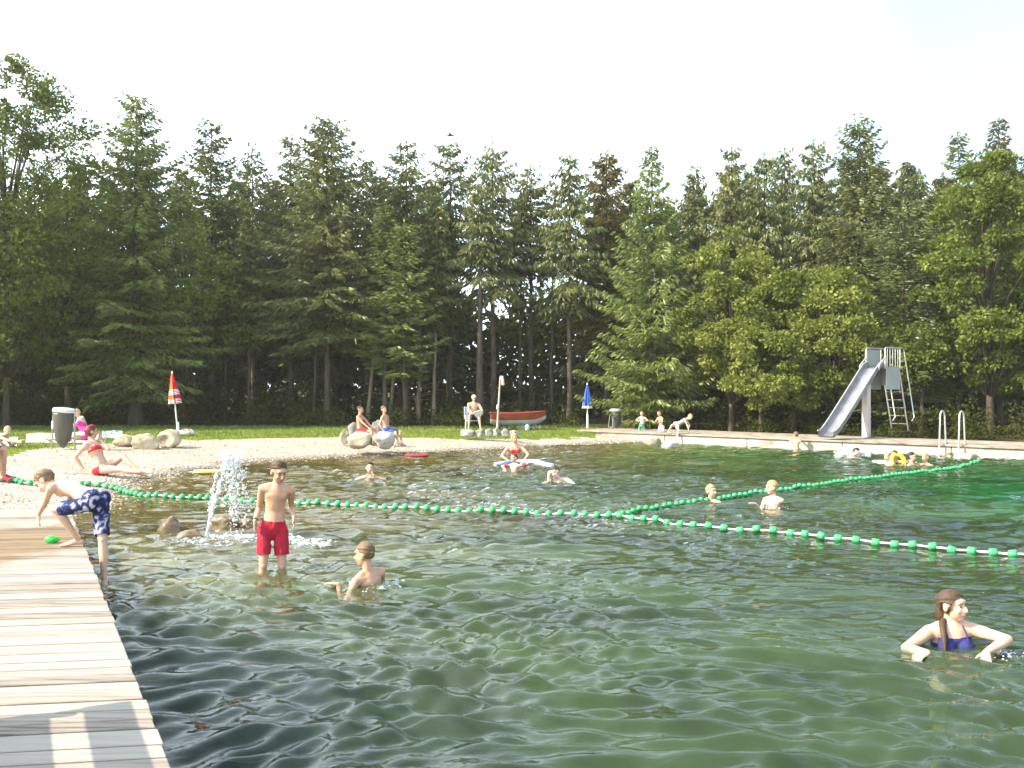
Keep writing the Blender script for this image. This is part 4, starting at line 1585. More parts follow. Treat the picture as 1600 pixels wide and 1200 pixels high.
def parasol_mat(name, kind):
    m = mat(name, (.5, .03, .03), .75, spec=.15)
    bs = m.node_tree.nodes['Principled BSDF']
    uv = nd(m, 'ShaderNodeUVMap')
    sx = nd(m, 'ShaderNodeSeparateXYZ')
    lk(m, uv.outputs[0], sx.inputs[0])
    r = nd(m, 'ShaderNodeValToRGB')
    r.color_ramp.interpolation = 'CONSTANT'
    el = r.color_ramp.elements
    if kind == 'red':
        cols = [(0.0, (.50, .012, .05)), (.125, (.62, .20, .02)), (.25, (.50, .012, .05)), (.375, (.48, .012, .05)), (.5, (.50, .012, .05)), (.625, (.62, .20, .02)), (.75, (.62, .20, .02)), (.875, (.50, .012, .05))]
    else:
        cols = [(k / 8, ((.03, .06, .33) if k % 2 else (.06, .16, .50))) for k in range(8)]
    while len(el) < len(cols):
        el.new(.5)
    for e, (p, c) in zip(el, cols):
        e.position, e.color = p, (*c, 1)
    lk(m, sx.outputs['X'], r.inputs[0])
    r2 = nd(m, 'ShaderNodeValToRGB')
    r2.color_ramp.interpolation = 'CONSTANT'
    e2 = r2.color_ramp.elements
    if kind == 'red':
        bands = [(0, 1), (.16, 0), (.29, 1), (.47, 0)]      # hem frill and printed band
    else:
        bands = [(0, 1), (.10, 0)]
    while len(e2) < len(bands):
        e2.new(.5)
    for e, (p, c) in zip(e2, bands):
        e.position, e.color = p, (c, c, c, 1)
    lk(m, sx.outputs['Y'], r2.inputs[0])
    # broken print: blotchy white marks inside the band
    nz = nd(m, 'ShaderNodeTexNoise')
    nz.inputs['Scale'].default_value = 26 if kind == 'red' else 9
    nz.inputs['Detail'].default_value = 1
    lk(m, uv.outputs[0], nz.inputs['Vector'])
    gt = nd(m, 'ShaderNodeMath', operation='GREATER_THAN')
    gt.inputs[1].default_value = .47 if kind == 'red' else .35
    lk(m, nz.outputs[0], gt.inputs[0])
    mu = nd(m, 'ShaderNodeMath', operation='MULTIPLY')
    lk(m, r2.outputs[0], mu.inputs[0])
    lk(m, gt.outputs[0], mu.inputs[1])
    mx = nd(m, 'ShaderNodeMix', data_type='RGBA')
    lk(m, mu.outputs[0], mx.inputs[0])
    lk(m, r.outputs[0], mx.inputs[6])
    mx.inputs[7].default_value = (.74, .70, .70, 1)
    lk(m, mx.outputs[2], bs.inputs['Base Color'])
    return m


b = W(278, 679, 30.2)
b[2] = gz(b[0], b[1])
zt_ = (679 - 584) / F * 30.2
t_, b_, up_ = parasol(b, 0, .95, zt_, .225, (-.095, 0), parasol_mat('red_canopy', 'red'), 'closed red and orange parasol with white print, leaning, on a white foot', 1, None)
a = Acc()
a.tube([b_ + (0, 0, -.02), b_ + (0, 0, .04), b_ + (0, 0, .09), b_ + (0, 0, .11)], [.27, .27, .18, .05], n=20, dome=.05)
a.tube([b_ + (0, 0, .09), b_ + (0, 0, .36)], [.05, .042], n=12, dome=.2)
put('parasol_base', a.mesh('parasol_base', M_pole), t_)
b = W(918, 668, 35.0)
b[2] = PZ
t_, b_, up_ = parasol(b, 0, .72, (668 - 600) / F * 35.0, .215, (-.004, 0), parasol_mat('blue_canopy', 'blue'), 'closed blue parasol with white hem standing on the left end of the jetty', 4, None)
a = Acc()
a.tube([b_, b_ + (0, 0, .02), b_ + (0, 0, .5)], [.06, .04, .034], n=12, dome=.05)
put('pole_socket', a.mesh('pole_socket', M_pole), t_)

# ================================================================== LITTER BINS
M_bin = noisy('bin_steel', [(0.3, (0.07, 0.068, 0.058)), (0.6, (0.125, 0.112, 0.095)), (0.8, (0.20, 0.19, 0.17))], 2, .45, .1, 14, stretch=(6, 6, 1), metal=.35)
M_lid = mat('lid_metal', (.62, .61, .57), .4, .35)
M_leg = mat('leg_steel', (.36, .36, .34), .45, .6)
M_bag = noisy('bin_bag', [(0.3, (0.05, 0.055, 0.06)), (0.7, (0.11, 0.11, 0.12))], 5, .35, .5, 18, spec=.5)


def bin_left():
    c = W(99, 703, 23.2)
    zg = gz(c[0], c[1])
    x, y = c[0], c[1]
    t = thing('litter_bin', (x, y, zg), 'grey metal litter bin with pale tilted lid hung between two legs on the beach', 'litter bin')
    z = lambda v: CH - (v - VH) / F * 23.2
    a = Acc()
    ring = [(z(690.5), .145), (z(688), .17), (z(668), .215), (z(648), .235), (z(645), .24)]
    a.tube([(x, y, q) for q, r_ in ring], [r_ for q, r_ in ring], n=28, dome=.1)
    put('bin_body', a.mesh('bin_body', M_bin), t)
    a = Acc()
    d = unit(np.array((.12, -.05, 1)))
    cc = np.array((x + .02, y, z(641.5)))
    a.tube([cc - d * .03, cc + d * .0, cc + d * .045, cc + d * .055], [.265, .265, .25, .2], n=28, dome=.05)
    put('lid', a.mesh('lid', M_lid), t)
    a = Acc()
    a.tube([(x - .02, y, z(689)), (x - .01, y, z(693)), (x + .0, y - .01, z(697)), (x + .01, y - .01, z(699))], [.135, .12, .07, .03], n=14, dome=.6)
    put('bag_bottom', a.mesh('bag_bottom', M_bag), t)
    for sx in (-1, 1):
        a = Acc()
        xo = .265 * sx
        a.tube([(x + xo * .96, y + .02, z(640)), (x + xo, y + .02, z(660)), (x + xo * (1.02 if sx < 0 else 1.08), y - .02, zg - .05)], [.022 if sx > 0 else .014] * 3, n=8)
        put('leg', a.mesh('leg', M_leg), t)
        b = Acc()
        b.tube([(x + xo * .8, y, z(662)), (x + xo, y + .02, z(661))], [.014] * 2, n=6)
        put('bracket', b.mesh('bracket', M_leg), t)
    a = Acc()
    a.tube([(x + .13, y, z(684)), (x + .2, y, z(688)), (x + .275, y - .01, z(697))], [.013] * 3, n=6)
    put('brace', a.mesh('brace', M_leg), t)
    a = Acc()
    a.box((x - .24, y - .03, z(664)), (.06, .05, .2))
    put('bag_flap', a.mesh('bag_flap', M_pole, False, .012), t)


bin_left()


def bin_right():
    Yb = 34.9
    c = W(962, 668, Yb)
    x, y = c[0], c[1]
    k = Yb / F
    t = thing('litter_bin', (x, y, PZ), 'litter bin with black bag in a three-legged stand on the jetty', 'litter bin')
    zt = PZ + 28.5 * k
    a = Acc()
    a.tube([(x, y, zt - .05), (x, y, zt - .02), (x, y, zt + .03), (x, y, zt + .05)], [.22, .235, .21, .12], n=24, dome=.1)
    put('lid', a.mesh('lid', M_lid), t)
    a = Acc()
    a.tube([(x + .02, y, PZ + .06), (x + .02, y, PZ + .22), (x + .01, y, zt - .2), (x, y, zt - .06)], [.10, .165, .185, .2], n=16, dome=.4)
    put('bin_bag', a.mesh('bin_bag', M_bag), t)
    for th in (math.radians(190), math.radians(350), math.radians(90), math.radians(240)):
        a = Acc()
        dx, dy = math.cos(th), math.sin(th)
        a.tube([(x + dx * .2, y + dy * .2, zt - .04), (x + dx * .275, y + dy * .275, PZ)], [.015] * 2, n=8)
        put('leg', a.mesh('leg', M_leg), t)


bin_right()

# ================================================================== LAMP POST, BOAT, CHAIR
def lamp_post():
    Yp = 30.4
    b = W(776, 676, Yp)
    b[2] = gz(b[0], b[1])
    t = thing('lamp_post', b, 'slim leaning lamp post with small lamp head beside the boat', 'lamp post')
    tp = W(781.5, 592, Yp)
    a = Acc()
    a.tube([b - (0, 0, .1), b + (tp - b) * .35, b + (tp - b) * .7, tp], [.036, .034, .028, .024], n=10)
    put('post', a.mesh('post', noisy('post_wood', [(.3, (.34, .27, .18)), (.7, (.56, .48, .36))], 3, .7, .2, 12)), t)
    a = Acc()
    m = b + (tp - b) * .52
    a.tube([m - (0.03, 0, .04), m + (-.02, 0, .05)], [.04, .04], n=10)
    put('clamp', a.mesh('clamp', M_pole), t)
    a = Acc()
    a.tube([tp + (0, 0, .0), tp + (.03, 0, .05), tp + (.07, -.02, .03)], [.02, .02, .02], n=8)
    put('lamp_arm', a.mesh('lamp_arm', M_pole), t)
    a = Acc()
    a.tube([tp + (.07, -.02, .06), tp + (.075, -.02, -.02), tp + (.085, -.02, -.10), tp + (.09, -.02, -.16)], [.035, .05, .045, .055], n=12)
    put('lamp_shade', a.mesh('lamp_shade', mat('lamp_shade', (.75, .5, .42), .5)), t)


lamp_post()


def rowing_boat():
    Yb = 34.2
    c = W(810, 674, Yb)
    zg = gz(c[0], c[1])
    k = Yb / F
    L = 87 * k
    t = thing('rowing_boat', (c[0], c[1], zg), 'small grey-white rowing boat with red upper strake lying on blocks by the wood', 'boat')
    x0 = W(766, 674, Yb)[0]
    z0 = zg + .14
    n_s, n_c = 22, 17

    def hull(scale_in, zlo, zhi):
        rings = []
        for i in range(n_s):
            f = i / (n_s - 1)
            # bow to the right (f=1), transom to the left
            half = .42 * (1 - max(0, (f - .45) / .55) ** 2.2) * (.78 + .22 * min(1, f / .35)) + .006
            shear = .40 + .10 * f ** 2 + .05 * (1 - f) ** 2
            keel = .26 * max(0, (f - .72) / .28) ** 2 + .08 * max(0, (.12 - f) / .12)
            ring = []
            for jn in range(n_c):
                a_ = -1 + 2 * jn / (n_c - 1)
                yy = half * math.copysign(abs(a_) ** .75, a_)
                zz = keel + (shear - keel) * abs(a_) ** 2.6
                ring.append((x0 + f * L, c[1] + yy * scale_in, z0 + zz + (.03 if scale_in < 1 else 0)))
            rings.append(ring)
        return np.array(rings)
    R1, R2 = hull(1, 0, 1), hull(.93, 0, 1)
    V = np.concatenate([R1.reshape(-1, 3), R2.reshape(-1, 3)])
    N = n_s * n_c
    q, mi = [], []
    for i in range(n_s - 1):
        for j in range(n_c - 1):
            q.append((i * n_c + j, (i + 1) * n_c + j, (i + 1) * n_c + j + 1, i * n_c + j + 1)); mi.append(1 if j in (0, 1, n_c - 3, n_c - 2) else 0)
            q.append((N + i * n_c + j + 1, N + (i + 1) * n_c + j + 1, N + (i + 1) * n_c + j, N + i * n_c + j)); mi.append(1)
        for j in (0, n_c - 1):
            q.append((i * n_c + j, N + i * n_c + j, N + (i + 1) * n_c + j, (i + 1) * n_c + j)); mi.append(1)
    for j in range(n_c - 1):
        q.append((j, j + 1, N + j + 1, N + j)); mi.append(0)
        q.append((0 * n_c + j, 0 * n_c + j + 1, 0 * n_c + n_c - 1 - 0, 0)) if False else None
    q = [z for z in q if z]
    M_hull = noisy('hull_paint', [(.3, (.26, .27, .26)), (.7, (.40, .41, .40))], 3, .5, .05)
    M_red = noisy('red_paint', [(.3, (.20, .035, .018)), (.7, (.29, .055, .028))], 3, .5, .05)
    me = np_mesh('hull', V, np.array(q), [M_hull, M_red], True, mi)
    put('hull', me, t)
    # transom board, seat boards, gunwale
    a = Acc()
    ring = R1[0]
    cz = ring.mean(0)
    poly = np.concatenate([ring, ring + (.03, 0, 0)])
    n = n_c
    q = [(i, i + 1, n + i + 1, n + i) for i in range(n - 1)] + [(0, n, 2 * n - 1, n - 1)]
    a.raw(poly, q)
    a.raw(np.concatenate([ring, [ring[[0, -1]].mean(0)]]), (), [(i, n, i + 1) for i in range(n - 1)])
    put('transom', a.mesh('transom', M_hull, False), t)
    for side in (0, -1):
        b = Acc()
        b.tube([R1[i][side] + (0, 0, .012) for i in range(n_s)], [.026] * n_s, n=8)
        put('gunwale', b.mesh('gunwale', M_red), t)
    for f in (.28, .6):
        b = Acc()
        b.box((x0 + f * L, c[1], z0 + .33), (.2, .66, .025))
        put('seat_board', b.mesh('seat_board', M_red, False, .004), t)
    for j, f in enumerate((.16, .56, .80)):
        b = Acc()
        b.box((x0 + f * L, c[1] - .02, zg + .11), (.12 if j != 1 else .22, .5, .24))
        put('support_block', b.mesh('support_block', M_dark_wood, False, .01), t)
    # pale blue can stored under the boat
    a = Acc()
    p = W(824, 674, Yb - .4)
    zz = gz(p[0], p[1])
    a.tube([(p[0], p[1], zz), (p[0], p[1], zz + .16), (p[0], p[1], zz + .21)], [.085, .085, .03], n=14, dome=.2)
    tag(put('canister', a.mesh('canister', mat('blue_white', (.45, .55, .68), .5)), None, (p[0], p[1], zz)), 'pale blue canister standing under the rowing boat', 'canister')


rowing_boat()


def camp_chair():
    Yc = 33.4
    k = Yc / F
    c = W(741, 676, Yc)
    zg = gz(c[0], c[1])
    x, y = c[0] - .03, c[1]
    t = thing('camp_chair', (x, y, zg), 'folding camp chair with blue and white striped back on the grass by the kerb stones', 'chair')
    m = mat('chair_cloth', (.5, .52, .72), .8)
    uvn = nd(m, 'ShaderNodeTexCoord')
    wv = nd(m, 'ShaderNodeTexWave')
    wv.inputs['Scale'].default_value = 3.5
    lk(m, uvn.outputs['Object'], wv.inputs['Vector'])
    rr = nd(m, 'ShaderNodeValToRGB')
    rr.color_ramp.elements[0].color = (.10, .12, .42, 1)
    rr.color_ramp.elements[1].color = (.72, .72, .74, 1)
    lk(m, wv.outputs[0], rr.inputs[0])
    lk(m, rr.outputs[0], m.node_tree.nodes['Principled BSDF'].inputs['Base Color'])
    a = Acc()
    a.box((x - .02, y + .02, zg + .34), (.5, .45, .025))
    put('seat', a.mesh('seat', m, False, .006), t)
    a = Acc()
    a.box((x - .06, y + .27, zg + .60), (.56, .025, .46), [(1, 0, 0), (0, .95, .31), (0, -.31, .95)])
    put('backrest', a.mesh('backrest', m, False, .006), t)
    for sx in (-.27, .25):
        for sy in (-.2, .24):
            a = Acc()
            a.tube([(x + sx, y + sy, zg - .02), (x + sx * .95, y + sy * .9, zg + .5)], [.014] * 2, n=8)
            put('leg', a.mesh('leg', M_pole), t)
        a = Acc()
        a.box((x + sx, y, zg + .51), (.045, .5, .025))
        put('armrest', a.mesh('armrest', M_pole, False, .006), t)
    return x, y, zg


chair_xyz = camp_chair()

# ================================================================== SMALL THINGS AND TOYS
def board(name, c, L, Wd, th, rot, m, label, cat, round_=.5, tilt=0.0):
    c = np.asarray(c, float)
    n = 40
    out = []
    for i in range(n):
        a_ = 2 * math.pi * i / n
        cx, sy = math.cos(a_), math.sin(a_)
        p = 2 / 2.6
        out.append((math.copysign(abs(cx) ** p, cx) * L / 2, math.copysign(abs(sy) ** p, sy) * Wd / 2))
    cr, sr = math.cos(rot), math.sin(rot)
    V = []
    for f, z in ((.94, -th / 2), (1, -th * .2), (1, th * .2), (.94, th / 2)):
        for px, py in out:
            V.append(c + np.array((f * (px * cr - py * sr), f * (px * sr + py * cr), z + tilt * f * px)))
    q = []
    for k in range(3):
        for i in range(n):
            j = (i + 1) % n
            q.append((k * n + i, k * n + j, (k + 1) * n + j, (k + 1) * n + i))
    V += [c + (0, 0, -th / 2), c + (0, 0, th / 2)]
    tr = [(4 * n, (i + 1) % n, i) for i in range(n)] + [(4 * n + 1, 3 * n + i, 3 * n + (i + 1) % n) for i in range(n)]
    a = Acc()
    a.raw(np.array(V), q, tr)
    return tag(put(name, a.mesh(name, m, True), None, c), label, cat)


M_foam_red = mat('red_foam', (.55, .03, .05), .6)
M_foam_yel = noisy('yellow_white_foam', [(.42, (.72, .68, .56)), (.56, (.70, .50, .08))], 1.2, .5, 0)
p = lay((651, 713, .01))
board('swim_board', p + (0, 0, .03), .62, .34, .05, -.12, M_foam_red, 'red foam swim board lying at the waterline below the seated boys', 'swim board')
p = lay((327, 739, .02))
p[2] = max(p[2], gz(p[0], p[1]) + .03)
board('body_board', p + (0, 0, .03), .62, .36, .06, .10, M_foam_yel, 'white and yellow body board washed up behind the fountain spray', 'body board')
p = lay((80, 849, DZ))
a = Acc()
pp = p + (0, 0, .036)
a.tube([pp + (-.045, 0, 0), pp + (-.02, 0, .0), pp + (.02, 0, 0), pp + (.05, .01, 0)], [.026, .04, .04, .026], n=14, dome=.6)
a.tube([pp + (.05, .01, 0), pp + (.075, .012, 0)], [.016, .012], n=8, dome=.4)
tag(put('toy_float', a.mesh('toy_float', mat('bright_green', (.03, .55, .05), .35, spec=.5)), None, p), 'bright green plastic float lying on the deck beside the boy climbing out', 'toy float')
# towels, bag on the lawn
M_towel = noisy('white_towel', [(.3, (.62, .58, .55)), (.7, (.74, .71, .68))], 3, .95, .5, 20)
M_towel_blue = noisy('blue_towel', [(.42, (.07, .16, .48)), (.52, (.55, .6, .7))], 3.5, .95, .5, 20)


def towel(u0, u1, v0, v1, m, label, seed, name='towel', rot=0.0):
    z = .34
    P0, P1, P2, P3 = [lay((u, v, z)) for u, v in ((u0, v1), (u1, v1), (u1 + 2, v0), (u0 + 2, v0))]
    rs = np.random.RandomState(seed)
    n = 26
    V, q = [], []
    ph = rs.uniform(0, 6.28, 4)
    for top in (1, 0):
        for i in range(n):
            for j in range(n):
                f, g = i / (n - 1), j / (n - 1)
                p = (P0 * (1 - f) + P1 * f) * (1 - g) + (P3 * (1 - f) + P2 * f) * g
                hz = .018 * math.sin(9 * f + ph[0]) * math.sin(7 * g + ph[1]) + .012 * math.sin(21 * f + 5 * g + ph[2])
                V.append((p[0], p[1], gz(p[0], p[1]) + .012 + max(0, .012 + hz * .7) * top))
    N = n * n
    for i in range(n - 1):
        for j in range(n - 1):
            k = i * n + j
            q.append((k, k + n, k + n + 1, k + 1))
            q.append((N + k + 1, N + k + n + 1, N + k + n, N + k))
    for i in range(n - 1):
        for (a_, b_) in ((i, i + 1), (N - n + i, N - n + i + 1)):
            q.append((a_, b_, N + b_, N + a_))
        for (a_, b_) in ((i * n, (i + 1) * n), (i * n + n - 1, (i + 1) * n + n - 1)):
            q.append((a_, b_, N + b_, N + a_))
    return tag(put(name, np_mesh(name, np.array(V), np.array(q), m, True), None, (P0 + P2) / 2), label, 'towel')


towel(40, 152, 678, 692, M_towel, 'white towel spread on the grass under the sunbather in pink', 1)
towel(158, 190, 674, 684, M_towel_blue, 'crumpled blue towel on the grass right of the sunbather in pink', 2)
towel(-40, 26, 684, 697, M_towel, 'pale towel under the blond sunbather lying near the left side', 3)


def rucksack():
    p = lay((292, 681, .34))
    z = gz(p[0], p[1])
    t = thing('bag', (p[0], p[1], z), 'small rolled bag lying on the grass right of the red parasol foot', 'bag')
    a = Acc()
    a.tube([(p[0] - .16, p[1], z + .1), (p[0] - .05, p[1], z + .12), (p[0] + .1, p[1] + .03, z + .11), (p[0] + .17, p[1] + .03, z + .1)], [.08, .115, .11, .07], n=14)
    put('bag_body', a.mesh('bag_body', noisy('bag_cloth', [(.4, (.30, .20, .13)), (.55, (.6, .55, .5))], 6, .9, .3)), t)
    a = Acc()
    a.tube([(p[0] - .1, p[1] - .08, z + .16), (p[0] - .04, p[1] - .1, z + .25), (p[0] + .06, p[1] - .08, z + .25), (p[0] + .1, p[1] - .06, z + .17)], [.012] * 4, n=6)
    put('strap', a.mesh('strap', M_bag), t)


rucksack()

# swim noodle held by the woman
Yn = 22.3
pts = [W(774, 726, Yn - .4), W(790, 723.5, Yn - .2), W(806, 722, Yn), W(822, 721, Yn), W(838, 722, Yn - .1), W(853, 726, Yn - .4), W(863, 730, Yn - .7)]
pts = [np.array((p[0], p[1], max(p[2], .035))) for p in pts]
a = Acc()
a.tube(list(catmull(pts, 5)), [.05] * (5 * 6 + 1), n=14, dome=.3)
tag(put('swim_noodle', a.mesh('swim_noodle', noisy('noodle_foam', [(.42, (.16, .30, .66)), (.54, (.66, .70, .78))], 1.3, .7, 0, stretch=(3, 1, 1))), None, pts[3]), 'long blue and white foam swim noodle held by the standing woman', 'swim noodle')

# ================================================================== FOUNTAIN AND SPLASHES
M_spray = mat('spray', (.86, .88, .9), .25, spec=.5)
_sp = M_spray.node_tree
_b = _sp.nodes['Principled BSDF']
_b.inputs['Subsurface Weight'].default_value = .0
_tr = nd(M_spray, 'ShaderNodeBsdfTranslucent')
_tr.inputs[0].default_value = (.85, .88, .9, 1)
_mx = nd(M_spray, 'ShaderNodeMixShader')
_mx.inputs[0].default_value = .4
lk(M_spray, _b.outputs[0], _mx.inputs[1])
lk(M_spray, _tr.outputs[0], _mx.inputs[2])
_tp = nd(M_spray, 'ShaderNodeBsdfTransparent')
_m3 = nd(M_spray, 'ShaderNodeMixShader')
_m3.inputs[0].default_value = .38
lk(M_spray, _mx.outputs[0], _m3.inputs[1])
lk(M_spray, _tp.outputs[0], _m3.inputs[2])
lk(M_spray, _m3.outputs[0], _sp.nodes['Material Output'].inputs[0])

_ico = bmesh.new()
bmesh.ops.create_icosphere(_ico, subdivisions=1, radius=1)
ICO_V = np.array([v.co[:] for v in _ico.verts])
ICO_F = np.array([[v.index for v in f.verts] for f in _ico.faces])
_ico.free()


def blobs(name, P, S, m, parent=None, base=None, stretch=None):
    n = len(P)
    sc = S if S.ndim == 2 else S[:, None] * np.ones(3)
    V = ICO_V[None] * sc[:, None, :] + P[:, None, :]
    FF = ICO_F[None] + (np.arange(n) * len(ICO_V))[:, None, None]
    return put(name, np_mesh(name, V.reshape(-1, 3), FF.reshape(-1, 3), m, True), parent, base)


def fountain():
    rs = np.random.RandomState(12)
    Y0 = 11.6
    nz = W(321, 843, Y0)
    nz[2] = 0
    t = thing('fountain', nz, 'water jets spraying up between wet boulders left of the boy in red trunks', 'fountain')
    z = lambda v, Y=Y0: CH - (v - VH) / F * Y

    def arc(u0, v0, u1, v1, u2, v2, n):
        f = np.linspace(0, 1, n)[:, None]
        a_, b_, c_ = W(u0, v0, Y0), W(u1, v1, Y0), W(u2, v2, Y0)
        return (1 - f) ** 2 * a_ + 2 * f * (1 - f) * b_ + f ** 2 * c_
    # two rising strands
    for i, (path, r0, r1) in enumerate(((arc(322, 842, 334, 780, 356, 712, 16), .028, .05), (arc(324, 838, 332, 770, 337, 738, 12), .016, .01))):
        a = Acc()
        rad = np.linspace(r0, r1, len(path)) * rs.uniform(.75, 1.25, len(path))
        a.tube(list(path[:12] + rs.normal(0, .005, path[:12].shape)), list(rad[:12] * (.55 if i == 0 else .6) * np.linspace(1, .35, 12)), n=7)
        put('jet', a.mesh('jet', M_spray), t)
    # droplets
    P, S = [], []

    def along(path, n, spread, s0, grow=1.0):
        f = rs.uniform(0, 1, n)
        i = np.clip((f * (len(path) - 1)).astype(int), 0, len(path) - 2)
        g = f * (len(path) - 1) - i
        q = path[i] * (1 - g)[:, None] + path[i + 1] * g[:, None]
        sp = spread * (.35 + grow * f)[:, None]
        P.append(q + rs.normal(0, 1, (n, 3)) * sp * np.array((.75, .7, 1)))
        S.append(rs.gamma(1.6, s0 * .55 / 1.6, n) + .0018)
    up1 = arc(322, 842, 334, 780, 358, 712, 20)
    along(up1, 620, .028, .009)
    along(arc(326, 800, 335, 750, 339, 736, 12), 120, .02, .008)
    along(arc(352, 722, 362, 700, 372, 722, 12), 240, .085, .011, .5)
    along(arc(366, 716, 384, 730, 386, 828, 20), 230, .06, .010, .6)
    along(arc(360, 718, 366, 740, 364, 822, 20), 330, .045, .010, .9)
    along(arc(364, 714, 372, 750, 372, 826, 20), 220, .07, .009, .7)
    along(arc(350, 714, 356, 740, 358, 800, 12), 160, .05, .008)
    dp = blobs('droplets', np.concatenate(P), np.concatenate(S), M_spray, t)
    dp['kind'] = 'stuff'
    # foam where the spray comes down
    P, S = [], []
    for (u, v, su, sv, n) in ((372, 838, 18, 3.2, 420), (405, 843, 26, 3.5, 420), (455, 842, 16, 4, 360), (478, 846, 14, 3.5, 220), (505, 849, 12, 2.4, 130), (340, 840, 12, 3, 150), (300, 843, 14, 3, 130), (330, 848, 14, 2.5, 110)):
        n = int(n * .5)
        uu, vv = rs.normal(u, su, n), rs.normal(v, sv * 1.2, n)
        for a_, b_ in zip(uu, vv):
            p = lay((a_, max(b_, 812), 0))
            P.append((p[0], p[1], float(wave_height(np.array([p[0]]), np.array([p[1]]))[0]) + .002))
        s = rs.gamma(1.5, .0034, n) + .002
        S.append(np.column_stack([s * rs.uniform(1, 2.6, n), s * rs.uniform(1, 2.2, n), s * rs.uniform(.5, 1.4, n)]))
    fm = blobs('foam', np.array(P), np.concatenate(S), M_spray, t)
    fm['kind'] = 'stuff'


fountain()


def splash(u, v, su, h, n, label, seed, s0=.008):
    rs = np.random.RandomState(seed)
    Y = CH * F / (v - VH)
    k = Y / F
    c = W(u, v, Y)
    P = np.column_stack([rs.normal(c[0], su * k, n), rs.normal(c[1], su * k * .9, n), np.abs(rs.normal(0, h * k * .5, n)) + .004])
    s = rs.gamma(1.4, s0 * .45 / 1.4, n) + .002
    S = np.column_stack([s * rs.uniform(1, 2, n), s * rs.uniform(1, 2, n), s])
    o = blobs('splash', P, S, M_spray, None, (c[0], c[1], 0))
    return tag(o, label, 'splash', kind='stuff')


splash(584, 917, 17, 5, 240, 'white splash round the boy wading in front', 1, .007)
splash(1330, 714, 9, 13, 800, 'white splash below the end of the slide', 2, .036)
splash(1578, 1024, 13, 2, 45, 'droplets beside the elbow of the girl in navy', 3, .004)
splash(1207, 795, 9, 4, 130, 'foam round the blond boy at the float line', 4, .008)
splash(872, 754, 9, 3, 80, 'foam round the swimmer near the noodle', 5, .012)

# ================================================================== PEOPLE
def skin_mat(name, col):
    m = noisy(name, [(.3, (col[0] * .80, col[1] * .70, col[2] * .66)), (.5, col), (.72, (min(col[0] * 1.08, 1), col[1] * 1.1, col[2] * 1.12))], 7, .42, .12, 60, spec=.5, dist=.004)
    return m


SK_A = skin_mat('skin_fair', (.60, .38, .26))
SK_B = skin_mat('skin_tan', (.52, .30, .19))
SK_C = skin_mat('skin_pale', (.66, .45, .34))
HAIR = {k: noisy('hair_' + k, [(.35, tuple(c * .6 for c in v)), (.7, v)], 30, .55, .3, 90) for k, v in dict(blond=(.50, .36, .17), light_brown=(.20, .125, .065), brown=(.085, .05, .028), dark=(.03, .022, .018), red=(.22, .035, .03), white=(.72, .69, .64)).items()}
M_eye = mat('eye', (.03, .025, .02), .25, spec=.5)
M_lip = mat('lips', (.42, .15, .13), .5)
M_hat = mat('white_hat', (.78, .76, .72), .8)


def cloth(name, col, rough=.8):
    return noisy(name, [(.3, tuple(c * .82 for c in col)), (.7, col)], 12, rough, .25, 30)


def floral(name):
    m = mat(name, (.02, .04, .2), .8)
    b = m.node_tree.nodes['Principled BSDF']
    tc = nd(m, 'ShaderNodeTexCoord')
    vo = nd(m, 'ShaderNodeTexNoise')
    vo.inputs['Scale'].default_value = 11
    vo.inputs['Detail'].default_value = 2.5
    vo.inputs['Distortion'].default_value = 1.2
    lk(m, tc.outputs['Object'], vo.inputs['Vector'])
    r = nd(m, 'ShaderNodeValToRGB')
    e = r.color_ramp.elements
    e[0].position, e[0].color = .44, (.008, .014, .06, 1)
    e[1].position, e[1].color = .66, (.5, .44, .48, 1)
    q = e.new(.52); q.color = (.014, .035, .14, 1)
    q = e.new(.57); q.color = (.22, .2, .3, 1)
    lk(m, vo.outputs[0], r.inputs[0])
    lk(m, r.outputs[0], b.inputs['Base Color'])
    return m


def ik(a, c, l1, l2, pole):
    a, c = np.asarray(a, float), np.asarray(c, float)
    d = c - a
    D = np.linalg.norm(d)
    mx = (l1 + l2) * .998
    if D > mx:
        c = a + d / D * mx
        D = mx
    D = max(D, abs(l1 - l2) + .02)
    u = unit(c - a)
    x = (l1 * l1 - l2 * l2 + D * D) / (2 * D)
    h = math.sqrt(max(l1 * l1 - x * x, 0))
    p = np.asarray(pole, float)
    p = p - u * (p @ u)
    p = unit(p) if np.linalg.norm(p) > 1e-5 else unit(np.cross(u, (.2, .3, .9)))
    return a + u * x + p * h, a + u * D


def remesh(V, F4, F3, voxel, smooth=3):
    me = np_mesh('tmp', V, [f for f in (F4, F3) if len(f)], [], True)
    o = bpy.data.objects.new('tmp', me)
    COL.objects.link(o)
    m = o.modifiers.new('r', 'REMESH')
    m.mode = 'VOXEL'
    m.voxel_size = voxel
    m.use_smooth_shade = True
    s = o.modifiers.new('s', 'SMOOTH')
    s.factor = .5
    s.iterations = smooth
    dg = bpy.context.evaluated_depsgraph_get()
    out = bpy.data.meshes.new_from_object(o.evaluated_get(dg))
    bpy.data.objects.remove(o)
    bpy.data.meshes.remove(me)
    return out


def mesh_arrays(me):
    V = np.empty(len(me.vertices) * 3, np.float32)
    me.vertices.foreach_get('co', V)
    N = np.empty(len(me.vertices) * 3, np.float32)
    me.vertices.foreach_get('normal', N)
    nl = np.empty(len(me.polygons), np.int32)
    me.polygons.foreach_get('loop_total', nl)
    li = np.empty(len(me.loops), np.int32)
    me.loops.foreach_get('vertex_index', li)
    st = np.concatenate([[0], np.cumsum(nl)[:-1]])
    quads = np.array([li[s:s + 4] for s, n in zip(st, nl) if n == 4]) if (nl != 4).any() else li.reshape(-1, 4)
    return V.reshape(-1, 3).astype(float), N.reshape(-1, 3).astype(float), quads


